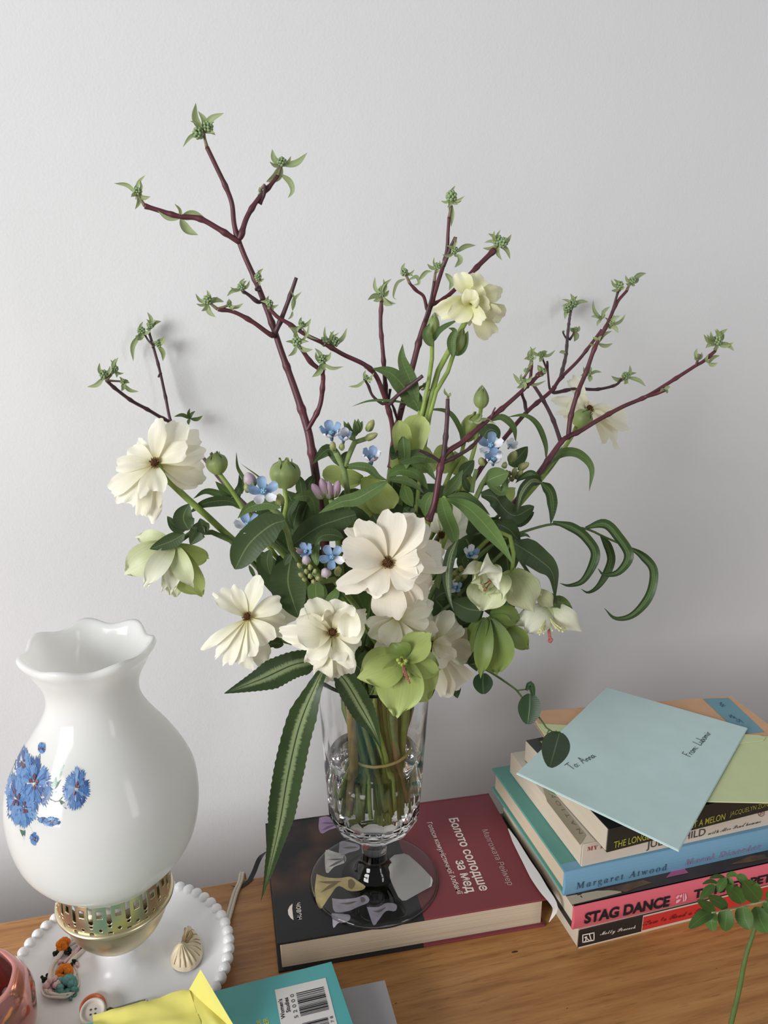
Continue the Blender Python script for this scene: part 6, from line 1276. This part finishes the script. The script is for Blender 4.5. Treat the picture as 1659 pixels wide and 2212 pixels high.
foliage('deep green inner leaves closing the gaps behind the front blossoms', (800, 1280), -.06, [
    ([(700, 1180), (720, 1260), (700, 1340)], 90, -.062, DARKLEAF, {'prof': 'ovate'}), ([(640, 1180), (680, 1240), (700, 1300)], 80, -.055, DARKLEAF, {'prof': 'ovate'}), ([(760, 1260), (790, 1330), (780, 1400)], 90, -.06, MIDLEAF, {'prof': 'ovate'}), ([(880, 1300), (900, 1380), (890, 1450)], 90, -.06, DARKLEAF, {'prof': 'ovate'}),
    ([(960, 1230), (1000, 1300), (1010, 1380)], 100, -.06, DARKLEAF, {'prof': 'ovate'}), ([(1040, 1120), (1080, 1190), (1090, 1260)], 90, -.055, DARKLEAF, {'prof': 'ovate'}), ([(980, 1060), (1010, 1120), (1060, 1160)], 80, -.055, MIDLEAF, {'prof': 'ovate'}), ([(740, 1060), (780, 1110), (850, 1130)], 90, -.052, DARKLEAF, {'prof': 'ovate'}),
    ([(660, 1040), (690, 1100), (740, 1150)], 80, -.052, MIDLEAF, {'prof': 'ovate'}), ([(850, 1040), (900, 1080), (930, 1140)], 80, -.055, DARKLEAF, {'prof': 'ovate'}), ([(740, 1400), (790, 1440), (830, 1490)], 70, -.06, DARKLEAF, {'prof': 'ovate'}), ([(900, 1400), (930, 1440), (920, 1500)], 60, -.06, DARKLEAF, {'prof': 'ovate'}), ([(600, 1130), (640, 1170), (690, 1180)], 70, -.055, DARKLEAF, {'prof': 'ovate'})])
# --- trailing vine
vn = thing('trailing_vine', dep(c8(380, 960), -.085), 'thin trailing vine with round glossy leaves reaching over the envelopes', 'vine')
VPX = [((962, 1402), -.066), ((890, 1390), -.064), ((830, 1310), -.062), ((720, 1185), -.06), ((690, 1140), -.06), ((540, 1035), -.065), ((440, 985), -.075), ((380, 965), -.085), ((250, 960), -.08)]
stem(vn, [dep(c8(*p), q) for p, q in VPX], [.0006, .0009, .0011, .0012, .0014], DSTEM, seg=50)
for P, w, q in (([(478, 1030), (475, 1095), (478, 1162)], 125, [-.072, -.08]), ([(770, 1160), (768, 1250), (755, 1352)], 145, [-.062, -.07]), ([(748, 1140), (775, 1100), (795, 1185)], 40, [-.06, -.064]), ([(958, 1402), (930, 1500), (895, 1622)], 175, [-.066, -.115])): leaf(vn, pts(c8, P), w*.3436, q, VINELEAF, 'egg', nu=16, fold=.15)
tube('leaf_stalk', [dep(c8(690, 1140), -.06), dep(c8(745, 1132), -.06)], .0006, DSTEM, vn); tube('leaf_stalk', [dep(c8(890, 1390), -.064), dep(c8(880, 1412), -.064), dep(c8(940, 1395), -.066)], .0006, DSTEM, vn)

# --- cut stem pieces standing in the glass (foliage stems whose heads are hidden in the bouquet)
for k, (m, r) in enumerate(((GSTEM, .0026), (plain('pale_brown_stem', rgb(138, 116, 70), .6, var=.2), .0036), (GSTEM, .0022), (GSTEM, .0025), (DSTEM, .0024), (GSTEM, .0027), (MATS['pale_brown_stem'], .0024), (GSTEM, .0024))):
    t = thing('cut_stem', (VX, VY, VC.z+.17), 'bare thick brown stem at the left side of the vase' if k == 1 else 'thin brown bare stem in the vase water' if k == 6 else 'leafless green cut stem standing in the vase water', 'stem', 'bare stems in the vase')
    s = vstem() if k != 1 else [V((VX-.021, VY-.012, VC.z+.178)), V((VX-.019, VY-.013, VC.z+.121)), V((VX-.019, VY-.012, VC.z+.085))]
    tube('stem', [s[0]+V((0, 0, .02))]+s, r, m, t, seg=16)
bd = [V((VX+.006+.0235*math.cos(a), VY+.0215*math.sin(a), VC.z+.121+.003*math.cos(a))) for a in [i*2*math.pi/24 for i in range(25)]]
tag(tube('elastic_band', bd, .0011, plain('tan_elastic', rgb(176, 158, 92), .6), None, n=8, seg=72, org=(VX, VY, VC.z+.121)), 'tan elastic band tied round the stems inside the glass vase', 'elastic band')

# ------------------------------------------------------------------ leafy sprig in the right foreground
sg = thing('leafy_sprig', PY(1579, 2212, -.262), 'leafy green sprig on a thin stem in the right foreground', 'plant')
SD = -.262
base = PY(1579, 2212, SD); fl_ = V((base.x-.004, SD, .0))
tube('stem', [dep(cp(1440, 960), SD), dep(cp(1380, 1150), SD), dep(cp(1300, 1400), SD), dep(cp(1220, 1800), SD), base, base.lerp(fl_, .5), fl_], [.0011, .0014, .0016, .0017], DSTEM, sg, seg=40)
tube('stalk', [dep(cp(1640, 660), SD+.01), dep(cp(1540, 710), SD), dep(cp(1280, 775), SD), dep(cp(1080, 815), SD-.004), dep(cp(890, 855), SD-.008)], [.0008, .0006, .0004], plain('pale_stalk', rgb(150, 140, 100), .6), sg, seg=24)
tube('stalk', [dep(cp(1440, 960), SD), dep(cp(1500, 820), SD), dep(cp(1560, 700), SD)], .001, DSTEM, sg); tube('stalk', [dep(cp(1480, 700), SD), dep(cp(1360, 500), SD+.012), dep(cp(1200, 410), SD+.015), dep(cp(1050, 430), SD+.01), dep(cp(920, 510), SD+.004)], [.0006, .0004], MATS['pale_stalk'], sg, seg=20)
for P, w in (([(900, 850), (780, 900), (615, 1045)], 150), ([(925, 850), (880, 950), (905, 1078)], 150), ([(1065, 800), (1060, 950), (1040, 1075)], 190), ([(1262, 772), (1290, 920), (1350, 1062)], 210), ([(1440, 780), (1480, 940), (1560, 1100)], 230), ([(1085, 775), (980, 730), (845, 655)], 140), ([(930, 842), (840, 780), (712, 700)], 120), ([(1265, 742), (1200, 640), (1065, 520)], 190), ([(1465, 710), (1380, 600), (1270, 470)], 230),
             ([(1045, 420), (950, 410), (860, 435)], 50), ([(955, 490), (870, 470), (775, 505)], 50), ([(920, 515), (840, 590), (750, 690)], 100), ([(1060, 440), (1000, 520), (965, 605)], 110), ([(1110, 430), (1100, 500), (1060, 565)], 110), ([(1070, 410), (1150, 380), (1215, 425)], 60), ([(1190, 415), (1260, 440), (1330, 500)], 110), ([(1300, 470), (1380, 490), (1470, 525)], 60), ([(1560, 700), (1580, 800), (1640, 880)], 120), ([(1560, 690), (1620, 640), (1680, 560)], 120)):
    leaf(sg, pts(cp, P), w*.1773, [SD, SD-.006+RND.uniform(-.004, .004)], SPRIGLEAF, 'egg', 'leaflet', fold=.2, tilt=RND.uniform(-.3, .3))
